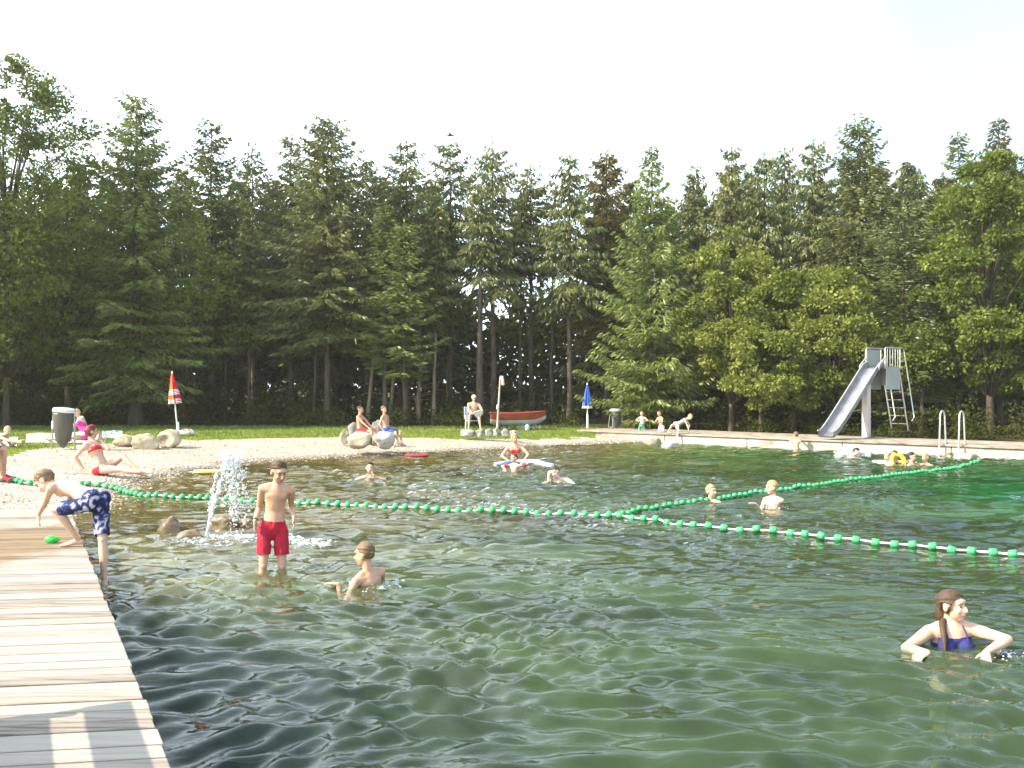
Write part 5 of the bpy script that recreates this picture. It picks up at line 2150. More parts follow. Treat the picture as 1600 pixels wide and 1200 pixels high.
def shell(name, V, N, Q, keep, off, m, parent, thick=.006, smooth=0, noise_=0.0, seed=0):
    q = Q[keep[Q].all(1)]
    if not len(q):
        return None
    u, inv = np.unique(q, return_inverse=True)
    q = inv.reshape(-1, 4)
    P, n = V[u].copy(), N[u]
    off = off[u] if isinstance(off, np.ndarray) else np.full(len(u), off)
    P = P + n * off[:, None]
    if smooth:
        e = np.concatenate([q[:, [0, 1]], q[:, [1, 2]], q[:, [2, 3]], q[:, [3, 0]]])
        e = np.concatenate([e, e[:, ::-1]])
        cnt = np.bincount(e[:, 0], minlength=len(u))[:, None]
        for _ in range(smooth):
            acc = np.zeros_like(P)
            for k in range(3):
                acc[:, k] = np.bincount(e[:, 0], weights=P[e[:, 1], k], minlength=len(u))
            P = P * .5 + acc / np.maximum(cnt, 1) * .5
    if noise_:
        rs = np.random.RandomState(seed)
        for s_ in (14, 30, 60, 110):
            k = rs.normal(0, s_, 3)
            P = P + n * (noise_ * (1 if s_ < 50 else .55) * np.sin(P @ k + rs.uniform(0, 6)))[:, None]
    # closed shell: outer copy, inner copy, border walls
    M = len(u)
    inner = P - n * thick
    e = np.concatenate([q[:, [0, 1]], q[:, [1, 2]], q[:, [2, 3]], q[:, [3, 0]]])
    key = np.minimum(e[:, 0], e[:, 1]) * M + np.maximum(e[:, 0], e[:, 1])
    uq, idx, cnt = np.unique(key, return_index=True, return_counts=True)
    be = e[idx[cnt == 1]]
    walls = np.column_stack([be[:, 1], be[:, 0], be[:, 0] + M, be[:, 1] + M])
    me = np_mesh(name, np.concatenate([P, inner]), np.concatenate([q, q[:, ::-1] + M, walls]), m, True)
    return put(name, me, parent)


def seg_t(P, a, b):
    ab = b - a
    t = ((P - a) @ ab) / max(ab @ ab, 1e-9)
    tc = np.clip(t, 0, 1)
    return t, np.linalg.norm(P - (a + tc[:, None] * ab), axis=1)


def person(label, H, pelvis, tdir, fwd, arms, legs, head_f=None, head_up=None, sfwd=None, skin=SK_A, hair=('brown', 'short'), wear=(),
           slim=1.0, fem=False, kid=1.0, bend=(0, 0, 0), voxel=None, group='bathers', face=True, neck_dir=None, base=None, finger_curl=.35, neck_at=None, neck_len=.075, bra_up=0.0):
    """pelvis: mid hip point; tdir: direction of the spine; fwd/sfwd: where hips / chest face;
    arms: {'L':(wrist target, elbow pole), 'R':...}; legs: {'L':(ankle target, knee pole, toe direction), ...}"""
    s = H / 1.75
    hs = s * kid
    pelvis = np.asarray(pelvis, float)
    up = unit(tdir)
    f = np.asarray(fwd, float)
    f = unit(f - up * (f @ up))
    r = np.cross(f, up)
    sf = f if sfwd is None else np.asarray(sfwd, float)
    sf = unit(sf - up * (sf @ up))
    sr = np.cross(sf, up)
    TL = .55 * s
    if neck_at is not None:
        pelvis = np.asarray(neck_at, float) - up * TL
    neck = pelvis + up * TL
    bend = np.asarray(bend, float)
    A = Acc()
    # torso
    wa = .117 if fem else .128
    hp = .168 if fem else .155
    sh = .155 if fem else .178
    prof = [(-.15, .085, .085), (-.04, .145, .108), (.06, hp, .114), (.2, hp * .93, .106), (.42, wa, .09), (.62, .142, .103), (.8, sh * .96, .104), (.92, sh * .72, .082), (1.0, .072, .062)]
    pts, rad, sides = [], [], []
    for t, a_, b_ in prof:
        c = pelvis + up * TL * t + bend * 4 * t * (1 - t) * (0 <= t <= 1)
        pts.append(c)
        rad.append((a_ * s * slim, b_ * s * (slim if slim > 1 else (slim + 1) / 2)))
        sides.append(unit(r * (1 - t) + sr * t) if 0 <= t <= 1 else (r if t < 0 else sr))
    A.tube(pts, rad, side=sides, n=20, dome=.6)
    sp = lambda t: pelvis + up * TL * t + bend * 4 * t * (1 - t)
    sd = .165 if fem else .182
    SJ = {k: sp(.885) + sr * sg * sd * s * (slim + 1) / 2 for k, sg in (('L', -1), ('R', 1))}
    HJ = {k: pelvis + r * sg * .088 * s for k, sg in (('L', -1), ('R', 1))}
    nb0 = sp(.985)
    bones = [('torso', pelvis - up * .08 * s, neck, .12 * s)]
    ls = (slim + 1) / 2
    for k, sg in (('L', -1), ('R', 1)):
        A.tube([sp(.86) + sr * sg * .05 * s, SJ[k]], [.078 * s * ls, .056 * s * ls], n=12)
        A.tube([nb0, nb0 * .45 + SJ[k] * .55 + up * .012 * s, SJ[k]], [.045 * s, .045 * s, .046 * s], n=10)
        # pectoral / breast
        if fem:
            A.ell(sp(.70) + sr * sg * .068 * s + sf * .085 * s, (.062 * s, .062 * s, .06 * s), n=14, m=10)
        else:
            A.ell(sp(.77) + sr * sg * .06 * s + sf * .040 * s, (.080 * s * ls, .052 * s * ls, .07 * s))
        if k in legs:
            A.ell(HJ[k] - f * .055 * s - up * .01 * s, (.088 * s * ls, .088 * s * ls, .09 * s))
    # arms
    for k, sg in (('L', -1), ('R', 1)):
        if k not in arms:
            continue
        tgt, pole = arms[k][:2]
        l1, l2 = .295 * s, .25 * s
        el, wr = ik(SJ[k], tgt, l1, l2, pole)
        m1 = SJ[k] * .5 + el * .5
        A.tube([SJ[k], SJ[k] * .7 + el * .3, m1, el], [.054 * s * ls, .050 * s * ls, .044 * s * ls, .037 * s * ls], n=12)
        A.tube([el, el * .72 + wr * .28, el * .4 + wr * .6, wr], [.037 * s * ls, .041 * s * ls, .033 * s * ls, .024 * s], n=12)
        bones += [('uarm' + k, SJ[k], el, .045 * s), ('farm' + k, el, wr, .035 * s)]
        fd = unit(wr - el)
        hd = unit(np.asarray(arms[k][2], float)) if len(arms[k]) > 2 else fd
        pn = np.asarray(arms[k][3], float) if len(arms[k]) > 3 else np.cross(fd, np.asarray(pole, float))
        pn = unit(pn - hd * (pn @ hd)) if np.linalg.norm(pn - hd * (pn @ hd)) > 1e-4 else unit(np.cross(hd, (.1, .2, .9)))
        sv = np.cross(hd, pn)
        hk = s * .95
        pc = wr + hd * .085 * hk
        A.tube([wr - hd * .01 * hk, wr + hd * .035 * hk, pc], [(.025 * hk, .02 * hk), (.036 * hk, .018 * hk), (.040 * hk, .016 * hk)], side=sv, n=12, dome=.5)
        for q, (o, L) in enumerate(((-.029, .066), (-.010, .078), (.010, .073), (.029, .056))):
            b0 = pc + sv * o * hk - hd * .004 * hk
            d0 = unit(hd + sv * o * 4.5)
            d1 = unit(d0 + pn * finger_curl)
            d2 = unit(d0 + pn * finger_curl * 2.3)
            p1 = b0 + d0 * L * .42 * hk
            p2 = p1 + d1 * L * .34 * hk
            p3 = p2 + d2 * L * .26 * hk
            A.tube([b0, p1, p2, p3], [.0098 * hk, .0095 * hk, .0088 * hk, .0075 * hk], n=8)
        tb = wr + hd * .03 * hk + sv * -.03 * hk
        d0 = unit(hd * .75 - sv * .75 + pn * .25)
        A.tube([tb, tb + d0 * .035 * hk, tb + d0 * .058 * hk + hd * .014 * hk], [.013 * hk, .0115 * hk, .009 * hk], n=8)
        bones.append(('hand' + k, wr, wr + hd * .16 * hk, .03 * s))
    # legs
    for k, sg in (('L', -1), ('R', 1)):
        if k not in legs:
            continue
        tgt, pole, toe = legs[k][:3]
        l1, l2 = .44 * s, .43 * s
        kn, an = ik(HJ[k], tgt, l1, l2, pole)
        A.tube([HJ[k], HJ[k] * .72 + kn * .28, HJ[k] * .4 + kn * .6, kn], [.086 * s * ls, .083 * s * ls, .068 * s * ls, .052 * s * ls], n=14)
        sv = unit(np.cross(kn - HJ[k], an - kn)) if np.linalg.norm(np.cross(kn - HJ[k], an - kn)) > 1e-4 else r
        back = unit(np.cross(an - kn, sv))
        bk = back if back @ unit(np.asarray(pole, float)) < 0 else -back
        A.tube([kn, kn * .72 + an * .28 + bk * .014 * s, kn * .42 + an * .58 + bk * .006 * s, kn * .12 + an * .88, an], [.050 * s * ls, .055 * s * ls, .045 * s * ls, .032 * s, .032 * s], n=14)
        A.ell(kn - bk * .012 * s, (.042 * s, .042 * s, .045 * s))
        bones += [('thigh' + k, HJ[k], kn, .075 * s), ('shin' + k, kn, an, .045 * s)]
        td = unit(toe)
        sole = unit(np.cross(np.cross(td, unit(kn - an)), td))      # up from the sole
        ft = np.cross(td, sole)
        heel = an - td * .045 * s - sole * .042 * s
        ball = an + td * .125 * s - sole * .058 * s
        A.tube([heel, an + td * .03 * s - sole * .035 * s, ball], [.030 * s, (.035 * s, .036 * s), (.044 * s, .019 * s)], side=ft, n=12)
        for q, (o, L) in enumerate(((-.030, .058), (-.012, .054), (.003, .049), (.017, .043), (.031, .036))):
            o *= sg * 1.0
            b0 = ball + ft * (-o) * s
            A.tube([b0, b0 + td * L * s], [.0115 * s if q else .015 * s] * 2, n=8)
        bones.append(('foot' + k, an, ball + td * .05 * s, .035 * s))
    # neck and head
    hu = up if head_up is None else unit(head_up)
    nd_ = unit(up * .55 + hu * .45) if neck_dir is None else unit(neck_dir)
    hf = sf if head_f is None else np.asarray(head_f, float)
    hf = unit(hf - hu * (hf @ hu))
    hr = np.cross(hf, hu)
    nb = neck - sf * .01 * s
    hc = nb + nd_ * neck_len * s + hu * (.088 * hs) + hf * .018 * hs
    A.tube([sp(.93), nb + nd_ * .03 * s, hc - hu * .045 * hs - hf * .012 * hs], [.062 * s, .052 * s, .05 * s * (1 + kid) / 2], n=14)
    ax = [hr, hf, hu]
    L = lambda x, y, z: hc + (hr * x + hf * y + hu * z) * hs
    A.ell(L(0, -.014, .032), (.075 * hs, .092 * hs, .088 * hs), ax, 18, 12)
    A.ell(L(0, .022, -.022), (.062 * hs, .068 * hs, .088 * hs), ax, 18, 12)
    A.ell(L(0, .048, -.078), (.034 * hs, .032 * hs, .03 * hs), ax)
    A.ell(L(0, .074, .042), (.055 * hs, .016 * hs, .022 * hs), ax)                 # brow
    A.tube([L(0, .084, .018), L(0, .103, -.012), L(0, .104, -.022)], [.009 * hs, .0135 * hs, .015 * hs], n=10)   # nose
    for sg in (-1, 1):
        A.ell(L(sg * .032, .062, -.022), (.024 * hs, .02 * hs, .022 * hs), ax)     # cheek
        A.ell(L(sg * .079, -.012, .0), (.011 * hs, .022 * hs, .033 * hs), ax)      # ear
    A.ell(L(0, .083, -.052), (.024 * hs, .012 * hs, .012 * hs), ax)                # mouth
    bones.append(('head', hc - hu * .06 * hs, hc + hu * .06 * hs, .085 * hs))
    bones.append(('neck', nb, hc - hu * .09 * hs, .05 * s))

    vx = voxel or .0085 * s
    me = remesh(np.concatenate(A.v), np.concatenate(A.f4), np.concatenate(A.f3), vx, 3)
    me.materials.clear()
    me.materials.append(skin)
    V, N, Q = mesh_arrays(me)
    D = np.stack([seg_t(V, a_, b_)[1] - rr for _, a_, b_, rr in bones], 1)
    Tm = np.stack([seg_t(V, a_, b_)[0] for _, a_, b_, rr in bones], 1)
    names = [b_[0] for b_ in bones]
    near_ = D.argmin(1)
    bn = {n: i for i, n in enumerate(names)}
    tors_t = ((V - pelvis) @ up) / TL
    part_of = lambda *ns: np.isin(near_, [bn[n] for n in ns if n in bn])
    bpos = base if base is not None else (pelvis[0], pelvis[1], min(V[:, 2].min(), pelvis[2]))
    body = put('person', me, None, bpos)
    tag(body, label, 'person', group)
    hl = (V - hc) @ np.array(ax).T / hs                       # head-local coordinates
    is_head = (np.linalg.norm(hl * np.array((1, 1, .85)), axis=1) < .15) & part_of('head', 'neck')
    # hair
    col, style = hair
    if style != 'none':
        yy = hl[:, 1]
        line = np.interp(yy, (-.12, -.04, 0.0, .03, .055, .075, .1), {'short': (-.045, -.05, -.005, .045, .066, .078, .11), 'crop': (-.03, -.035, .01, .05, .07, .083, .12), 'long': (-.12, -.11, -.05, .02, .06, .078, .11), 'cap': (.02, .02, .03, .035, .04, .045, .05)}[style])
        keep = is_head & (hl[:, 2] > line) & ~((np.abs(hl[:, 0]) > .072) & (hl[:, 2] < .03) & (np.abs(yy + .012) < .024))
        thick = {'short': .014, 'crop': .008, 'long': .015, 'cap': .014}[style] * hs
        shell('hat' if style == 'cap' else 'hair', V, N, Q, keep, thick, M_hat if style == 'cap' else HAIR[col], body, thick * 1.2, 2, .0042 * hs if style != 'cap' else 0, 5)
    if face:
        for sg in (-1, 1):
            a = Acc()
            a.ell(L(sg * .031, .079, .012), (.0115 * hs, .006 * hs, .0055 * hs), ax)
            put('eye', a.mesh('eye', M_eye), body)
            a = Acc()
            a.tube([L(sg * .014, .087, .03), L(sg * .032, .086, .036), L(sg * .05, .074, .031)], [.0025 * hs, .0035 * hs, .002 * hs], n=6)
            put('eyebrow', a.mesh('eyebrow', HAIR[col] if style != 'cap' else HAIR['light_brown']), body)
        a = Acc()
        a.tube([L(-.022, .086, -.052), L(0, .096, -.051), L(.022, .086, -.052)], [.004 * hs, .0068 * hs, .004 * hs], n=8)
        put('mouth', a.mesh('mouth', M_lip), body)
    # clothes
    for wname, kind, m in wear:
        if kind in ('trunks', 'mid_trunks', 'long_trunks'):
            hem = {'trunks': .62, 'mid_trunks': .70, 'long_trunks': .88}[kind]
            top = .22
            tl, trr = (Tm[:, bn['thighL']] if 'thighL' in bn else np.ones(len(V)) * 9), (Tm[:, bn['thighR']] if 'thighR' in bn else np.ones(len(V)) * 9)
            keep = (part_of('torso') & (tors_t < top)) | (part_of('thighL') & (tl < hem)) | (part_of('thighR') & (trr < hem))
            keep &= ~part_of('handL', 'handR', 'farmL', 'farmR')
            tt = np.where(part_of('thighL'), tl, np.where(part_of('thighR'), trr, 0))
            off = (.008 + .026 * np.clip(tt, 0, 1)) * s
            shell(wname, V, N, Q, keep, off, m, body, .006 * s, 6, .0022, 3)
        elif kind == 'briefs':
            keep = part_of('torso', 'thighL', 'thighR') & (tors_t < .10) & (tors_t > -.5)
            for kk in ('thighL', 'thighR'):
                if kk in bn:
                    keep &= ~(part_of(kk) & (Tm[:, bn[kk]] > .10))
            shell(wname, V, N, Q, keep, .005 * s, m, body, .005 * s, 2)
        elif kind == 'bra':
            loc_f = (V - pelvis) @ sf
            lim = np.where(loc_f > .05 * s, .79, .70) + bra_up
            keep = part_of('torso') & (tors_t > .615) & (tors_t < lim)
            shell(wname, V, N, Q, keep, .005 * s, m, body, .004 * s, 2)
            for sg in (-1, 1):
                a = Acc()
                a.tube([sp(.76) + sr * sg * .075 * s + sf * .135 * s, sp(.88) + sr * sg * .072 * s + sf * .108 * s, sp(.985) + sr * sg * .07 * s + sf * .035 * s, sp(.96) + sr * sg * .068 * s - sf * .06 * s, sp(.7) + sr * sg * .06 * s - sf * .106 * s], [.006 * s] * 5, n=6)
                put('strap', a.mesh('strap', m), body)
        elif kind == 'top':
            keep = part_of('torso') & (tors_t > .12) & (tors_t < .86)
            shell(wname, V, N, Q, keep, .006 * s, m, body, .005 * s, 3, .001)
        elif kind == 'suit':
            keep = (part_of('torso') & (tors_t < .84)) | (part_of('thighL', 'thighR') & (tors_t > -.06))
            for kk in ('thighL', 'thighR'):
                if kk in bn:
                    keep &= ~(part_of(kk) & (Tm[:, bn[kk]] > .2))
            shell(wname, V, N, Q, keep, .005 * s, m, body, .005 * s, 2)
        elif kind == 'shoe':
            for kk in ('L', 'R'):
                keep = part_of('foot' + kk)
                shell(wname, V, N, Q, keep, .008 * s, m, body, .006 * s, 2)
        elif kind == 'band':
            for kk in m[1]:
                t_ = Tm[:, bn['farm' + kk]]
                keep = part_of('farm' + kk) & (t_ > m[2]) & (t_ < m[3])
                shell(wname, V, N, Q, keep, .004 * s, m[0], body, .004 * s)
        elif kind == 'armband':
            for kk in 'LR':
                if 'uarm' + kk in bn:
                    t_ = Tm[:, bn['uarm' + kk]]
                    keep = part_of('uarm' + kk) & (t_ > .35) & (t_ < .85)
                    shell(wname, V, N, Q, keep, .03 * s, m, body, .03 * s, 2)
    body['_hc'] = [float(q) for q in hc]
    return dict(o=body, hc=hc, hr=hr, hf=hf, hu=hu, hs=hs, SJ=SJ, L=L, s=s, neck=neck, sf=sf, sr=sr, sp=sp)


def strand(p, pts, rad, m, name='hair_strand'):
    a = Acc()
    a.tube(pts, rad, n=10)
    return put(name, a.mesh(name, m), p['o'])


Z = np.array((0, 0, 1.0))
M_flor = floral('floral_trunks')
M_redc = cloth('red_swim_cloth', (.42, .012, .035))
M_navy = cloth('navy_swim_cloth', (.03, .035, .15))
M_redb = cloth('red_bikini_cloth', (.62, .025, .04))
M_pink = cloth('pink_cloth', (.66, .04, .26))
M_blue = cloth('blue_cloth', (.03, .07, .36))
M_whitec = cloth('white_cloth', (.72, .70, .68))
M_greenc = cloth('green_cloth', (.06, .28, .18))
M_dark = cloth('dark_cloth', (.02, .022, .05))
M_yel = mat('yellow_float', (.72, .55, .05), .45)
M_lilac = mat('lilac_foam', (.5, .42, .66), .6)
M_shoe = cloth('red_shoe', (.45, .03, .05))
M_strap = mat('watch', (.04, .035, .03), .4)

# ---- 1 boy climbing onto the deck
Yp = 8.92
pel = W(150, 786, Yp)
sho = W(93, 762, Yp + .12)
person('boy in blue floral trunks climbing onto the deck, one foot in the water', 1.42, pel, sho - pel, (-.55, .1, -.8), {
    'L': (np.array((*W(50, 826, 9.28)[:2], .43)), (.5, -.2, .6), (-.12, .15, -1), (.5, .6, 0)),
    'R': (np.array((*W(92, 836, 9.55)[:2], .44)), (.6, .3, .3), (-.1, .1, -1), (.5, .6, 0))},
    {'L': (np.array((*W(121, 846, 9.02)[:2], DZ + .075)), (-1, -.15, .5), (-.93, -.2, -.04)),
     'R': (W(163, 908, 8.8), (.25, -.9, .1), (.35, -.75, -.45))},
    head_f=(-.75, -.05, -.75), head_up=(-.72, .1, .62), skin=SK_A, hair=('light_brown', 'short'), wear=(('trunks', 'long_trunks', M_flor),),
    slim=.88, kid=1.12, bend=np.array((-.02, 0, .045)), sfwd=(-.4, .05, -.85), voxel=.0065, group='bathers', neck_dir=(-.9, .05, .1))

# ---- 2 boy in red trunks standing in the fountain shallows
Yp = 9.47
pel = W(427, 818, Yp)
nk = W(433, 757, Yp - .02)
zb = gz(-2.36, 9.47)
person('boy in dark red trunks standing knee-deep beside the fountain, looking down', 1.43, pel, nk - pel, (.30, -.95, 0), {
    'R': (W(398, 814, Yp - .12), (-.15, 1, 0), (.12, -.1, -1), (.9, -.2, 0)),
    'L': (W(459, 808, Yp - .02), (-.35, 1, 0), (.03, -.1, -1), (-.9, -.2, 0))},
    {'R': (np.array((*W(407, 890, Yp - .12)[:2], zb + .06)), (.35, -.9, .1), (.1, -1, 0)),
     'L': (np.array((*W(440, 888, Yp + .08)[:2], zb + .06)), (.35, -.9, .1), (.45, -.9, 0))},
    neck_at=nk, head_f=(.55, -.7, -.42), head_up=(.18, -.38, .88), skin=SK_B, hair=('brown', 'crop'), wear=(('trunks', 'mid_trunks', M_redc), ('wristband', 'band', (M_strap, 'R', .86, .96))),
    slim=.88, kid=1.13, sfwd=(.22, -.97, 0), voxel=.0065, group='bathers', bend=(0, .02, 0))

# ---- 3 boy in the water seen from behind
Yp = 8.63
pel = np.array((*W(590, 900, Yp + .02)[:2], -.30))
nk = W(574, 892, Yp)
person('boy with cropped brown hair in the water near the front, back half turned', 1.45, pel, nk - pel, (-.8, .55, 0), {
    'L': (W(528, 913, Yp - .1), (-.3, -.2, -.9), (-1, .05, .12), (0, 0, -1)),
    'R': (W(596, 935, Yp + .45), (.4, .3, -.9))},
    {'L': (pel + (-.1, -.05, -.42), (-.8, .5, .2), (-.3, .2, -.8)), 'R': (pel + (.1, .2, -.42), (-.8, .5, .2), (-.3, .2, -.8))},
    neck_at=nk, head_f=(-.93, .30, -.12), head_up=(-.1, 0, 1), sfwd=(-.72, .68, 0), skin=SK_B, hair=('light_brown', 'crop'), wear=(('trunks', 'trunks', M_dark),), slim=.88, kid=1.1, voxel=.0065)

# ---- 4 girl in navy bikini
Yp = 6.75
pel = np.array((*W(1487, 1000, Yp + .06)[:2], -.46))
nk = W(1486, 973, Yp)
g = person('girl in navy bikini top standing chest-deep in the water at the right', 1.60, pel, nk - pel, (.05, -1, 0), {
    'R': (W(1449, 1020, Yp - .34), (-.9, -.2, -.35), (-.8, -.5, -.15), (0, 0, -1)),
    'L': (W(1541, 1019, Yp - .34), (1, .25, .25), (-.35, -.7, -.35), (0, .2, -1))},
    {'L': (pel + (.12, .1, -.75), (0, -1, 0), (0, -1, 0)), 'R': (pel + (-.12, .0, -.78), (0, -1, 0), (0, -1, 0))},
    neck_at=nk, head_f=(.62, -.76, -.12), head_up=(-.03, 0, 1), sfwd=(-.02, -1, 0), skin=SK_A, hair=('brown', 'long'), wear=(('bikini_top', 'bra', M_navy), ('bikini_briefs', 'briefs', M_navy)), fem=True, slim=1.0, kid=1.03, voxel=.0065, neck_len=.035, bra_up=.06)
L = g['L']
nkp = g['neck']
for i, (dx, dy, ln) in enumerate(((-.085, .06, .30), (-.10, .085, .26), (-.075, .02, .22))):
    strand(g, [L(-.055, -.045, -.02), L(-.06, -.05, -.10), nkp + np.array((dx * .8, -dy * .4, .01)), nkp + np.array((dx, -dy - .03, -.09)), nkp + np.array((dx * 1.05, -dy - .055, -ln * .8))], [.03, .026, .024, .017, .006], HAIR['brown'])
strand(g, [L(0, -.075, -.02), L(0, -.085, -.10), nkp + np.array((.02, .07, -.02)), nkp + np.array((.03, .085, -.2))], [.05, .045, .04, .015], HAIR['brown'])

# ---- 5 woman in red bikini on the shingle
Yp = 18.4
pel = W(160, 727, Yp)
pel[2] = gz(pel[0], Yp) + .115
nk = W(146, 696, Yp + .05)
w5 = person('woman in red bikini sitting on the pebble beach, leaning back on one arm', 1.86, pel, nk - pel, (.9, -.12, .1), {
    'R': (W(130, 732, Yp - .05), (-.6, -.1, .5), (-.7, -.1, -.5), (-.2, 0, -1)),
    'L': (W(157, 688, Yp + .12), (.4, .2, -.9), (.0, .1, 1), (-1, 0, 0))},
    {'L': (W(217, 736, Yp - .1), (.3, 0, 1), (.9, -.15, -.15)),
     'R': (W(236, 739, Yp - .28), (.5, 0, 1), (.95, -.1, -.2))},
    head_f=(.75, .6, .05), head_up=(-.02, 0, 1), sfwd=(.85, -.35, 0), skin=SK_A, hair=('red', 'long'), wear=(('bikini_top', 'bra', M_redb), ('bikini_briefs', 'briefs', M_redb)), fem=True, voxel=.011, kid=1.05)

# ---- 6 sunbather in pink
Yp = 25.2
pel = W(134, 681, Yp)
person('sunbather in bright pink top sitting on a white towel behind the bin', 1.66, pel, W(126, 660, Yp + .1) - pel, (-.7, -.6, .2), {
    'R': (W(108, 682, Yp - .1), (-.6, .2, .2)), 'L': (W(140, 684, Yp + .3), (.8, .3, .2))},
    {'R': (W(62, 687, Yp - .3), (0, 0, 1), (-.7, -.2, .5)), 'L': (W(56, 684, Yp), (0, 0, 1), (-.7, -.2, .5))},
    head_f=(-.2, -.9, .1), skin=SK_C, hair=('blond', 'long'), wear=(('pink_top', 'top', M_pink), ('shorts', 'briefs', M_pink)), fem=True, voxel=.013, group='sunbathers on the lawn')

# ---- 7 blond sunbather lying prone at the left
Yp = 23.6
pel = np.array((*W(-46, 690, Yp)[:2], gz(-12.6, Yp) + .14))
nk = W(6, 681, Yp - .1)
person('blond sunbather in red swimsuit lying propped on the elbows near the left side', 1.66, pel, nk - pel, (.35, 0, -1), {
    'R': (W(27, 691, Yp - .3), (-.3, -.1, -1), (.9, -.1, .1)), 'L': (W(31, 689, Yp + .2), (-.3, .2, -1), (.9, .1, .1))},
    {'R': (pel + (-.82, -.08, -.06), (0, 0, -1), (-1, 0, -.2)), 'L': (pel + (-.82, .1, -.06), (0, 0, -1), (-1, 0, -.2))},
    neck_at=nk, head_f=(.75, -.45, -.45), head_up=(.35, 0, .9), skin=SK_C, hair=('blond', 'long'), wear=(('swimsuit', 'suit', M_redb),), fem=True, voxel=.013, group='sunbathers on the lawn')

# ---- 8 seated person cut by the left edge, on a stool-sized stone
Yp = 16.1
zg = gz(-9.1, Yp)
kneeP = W(0, 702, Yp)
pel = np.array((kneeP[0] - .46, Yp + .05, zg + .50))
person('seated person in navy shorts and red shoes, cut off by the left picture edge', 1.72, pel, (-.12, .02, 1), (1, -.15, 0), {
    'R': (pel + (.42, -.1, .12), (-.3, -.4, -.6)), 'L': (pel + (.40, .12, .12), (-.3, .4, -.6))},
    {'R': (np.array((*W(3, 745, Yp)[:2], zg + .085)), (1, 0, .6), (.9, -.25, -.02)), 'L': (np.array((kneeP[0] - .05, Yp + .22, zg + .085)), (1, 0, .6), (.95, .1, -.02))},
    head_f=(.9, -.3, 0), skin=SK_B, hair=('dark', 'short'), wear=(('shorts', 'long_trunks', M_navy), ('shoe', 'shoe', M_shoe)), voxel=.011, group='people on the beach')
rock((pel[0] - .02, Yp + .08, zg), (.62, .6, .42), 81, M_rock, 'boulder used as a seat at the left edge of the beach', group=GB)

# ---- 9 swimmer with dark hair facing us
Yp = CH * F / (749 - VH)
pel = np.array((*W(578, 750, Yp)[:2], -.42))
person('dark-haired swimmer with hands at the face, between the red swim board and float line', 1.5, pel, W(578, 743, Yp) - pel, (.1, -1, 0), {
    'R': (W(573, 745, Yp - .22), (-1, .1, -.3), (.5, -.2, .9)), 'L': (W(585, 745, Yp - .22), (1, .1, -.3), (-.5, -.2, .9))},
    {}, neck_at=W(578, 743, Yp), head_f=(.15, -.98, .05), skin=SK_A, hair=('dark', 'short'), slim=.92, kid=1.1, voxel=.011, group='swimmers')

# ---- 10 woman with noodle
Yp = 22.6
zc = .02
pel = np.array((*W(806, 728, Yp)[:2], -.06))
w10 = person('blond woman with ponytail and red bikini holding the swim noodle', 1.62, pel, W(804, 698, Yp) - pel, (.05, -1, 0), {
    'R': (W(795, 720, Yp - .25), (-1, .25, 0), (.5, -.7, -.4), (0, 0, -1)), 'L': (W(818, 720, Yp - .25), (1, .25, 0), (-.4, -.7, -.4), (0, 0, -1))},
    {'R': (pel + (-.15, .45, -.40), (-.1, -.8, -.3), (0, .8, -.5)), 'L': (pel + (.15, .45, -.40), (.1, -.8, -.3), (0, .8, -.5))},
    head_f=(.35, -.9, -.25), head_up=(.0, -.15, 1), skin=SK_B, hair=('blond', 'long'), wear=(('bikini_top', 'bra', M_redb), ('bikini_briefs', 'briefs', M_redb)), fem=True, voxel=.012, group='bathers')
strand(w10, [w10['L'](0, -.07, .09), w10['L'](-.02, -.10, .15), w10['L'](-.05, -.12, .13), w10['L'](-.07, -.15, .02)], [.03, .035, .03, .012], HAIR['blond'], 'ponytail')

# ---- 11 child in front of her
Yp = CH * F / (737.5 - VH)
pel = np.array((*W(804, 738, Yp)[:2], -.20))
person('small child with red armbands in the water in front of the woman with the noodle', 1.12, pel, W(804, 724.5, Yp) - pel, (-.55, -.8, 0), {
    'R': (W(791, 735, Yp - .12), (-1, -.2, .1), (-1, -.3, -.2)), 'L': (W(818, 732, Yp), (1, 0, .1), (1, 0, -.2))},
    {}, neck_at=W(804, 724.5, Yp), head_f=(-.75, -.6, 0), skin=SK_A, hair=('brown', 'short'), wear=(('armband', 'armband', mat('red_inflatable', (.66, .07, .09), .4)),), slim=.9, kid=1.25, voxel=.010, group='swimmers')

# ---- 12 swimmer near noodle
Yp = CH * F / (754 - VH)
pel = np.array((*W(885, 757, Yp + .3)[:2], -.30))
person('swimmer with brown hair leaning sideways in the water right of the noodle', 1.45, pel, W(873, 749, Yp) - pel, (-.3, -.9, .2), {
    'R': (W(856, 754, Yp - .1), (-.2, -.4, .6), (-.8, -.2, -.2)), 'L': (W(888, 756, Yp - .3), (.8, -.3, -.4))},
    {}, neck_at=W(873, 749, Yp), head_f=(-.6, -.75, .25), head_up=(-.5, .1, .9), skin=SK_C, hair=('brown', 'short'), slim=.95, kid=1.08, voxel=.011, group='swimmers')

# ---- 13 blond curly head at the float line
Yp = CH * F / (784 - VH)
pel = np.array((*W(1113, 795, Yp)[:2], -.38))
person('curly blond boy at the float line, only head and shoulders above the water', 1.3, pel, W(1111, 781, Yp) - pel, (.4, .8, 0), {
    'R': (pel + (.35, .1, .1), (.5, .5, 0)), 'L': (pel + (-.3, .2, .1), (-.5, .5, 0))}, {}, neck_at=W(1111, 781, Yp), head_f=(.55, -.7, -.1), skin=SK_A, hair=('blond', 'short'), slim=.9, kid=1.18, voxel=.009, group='swimmers')

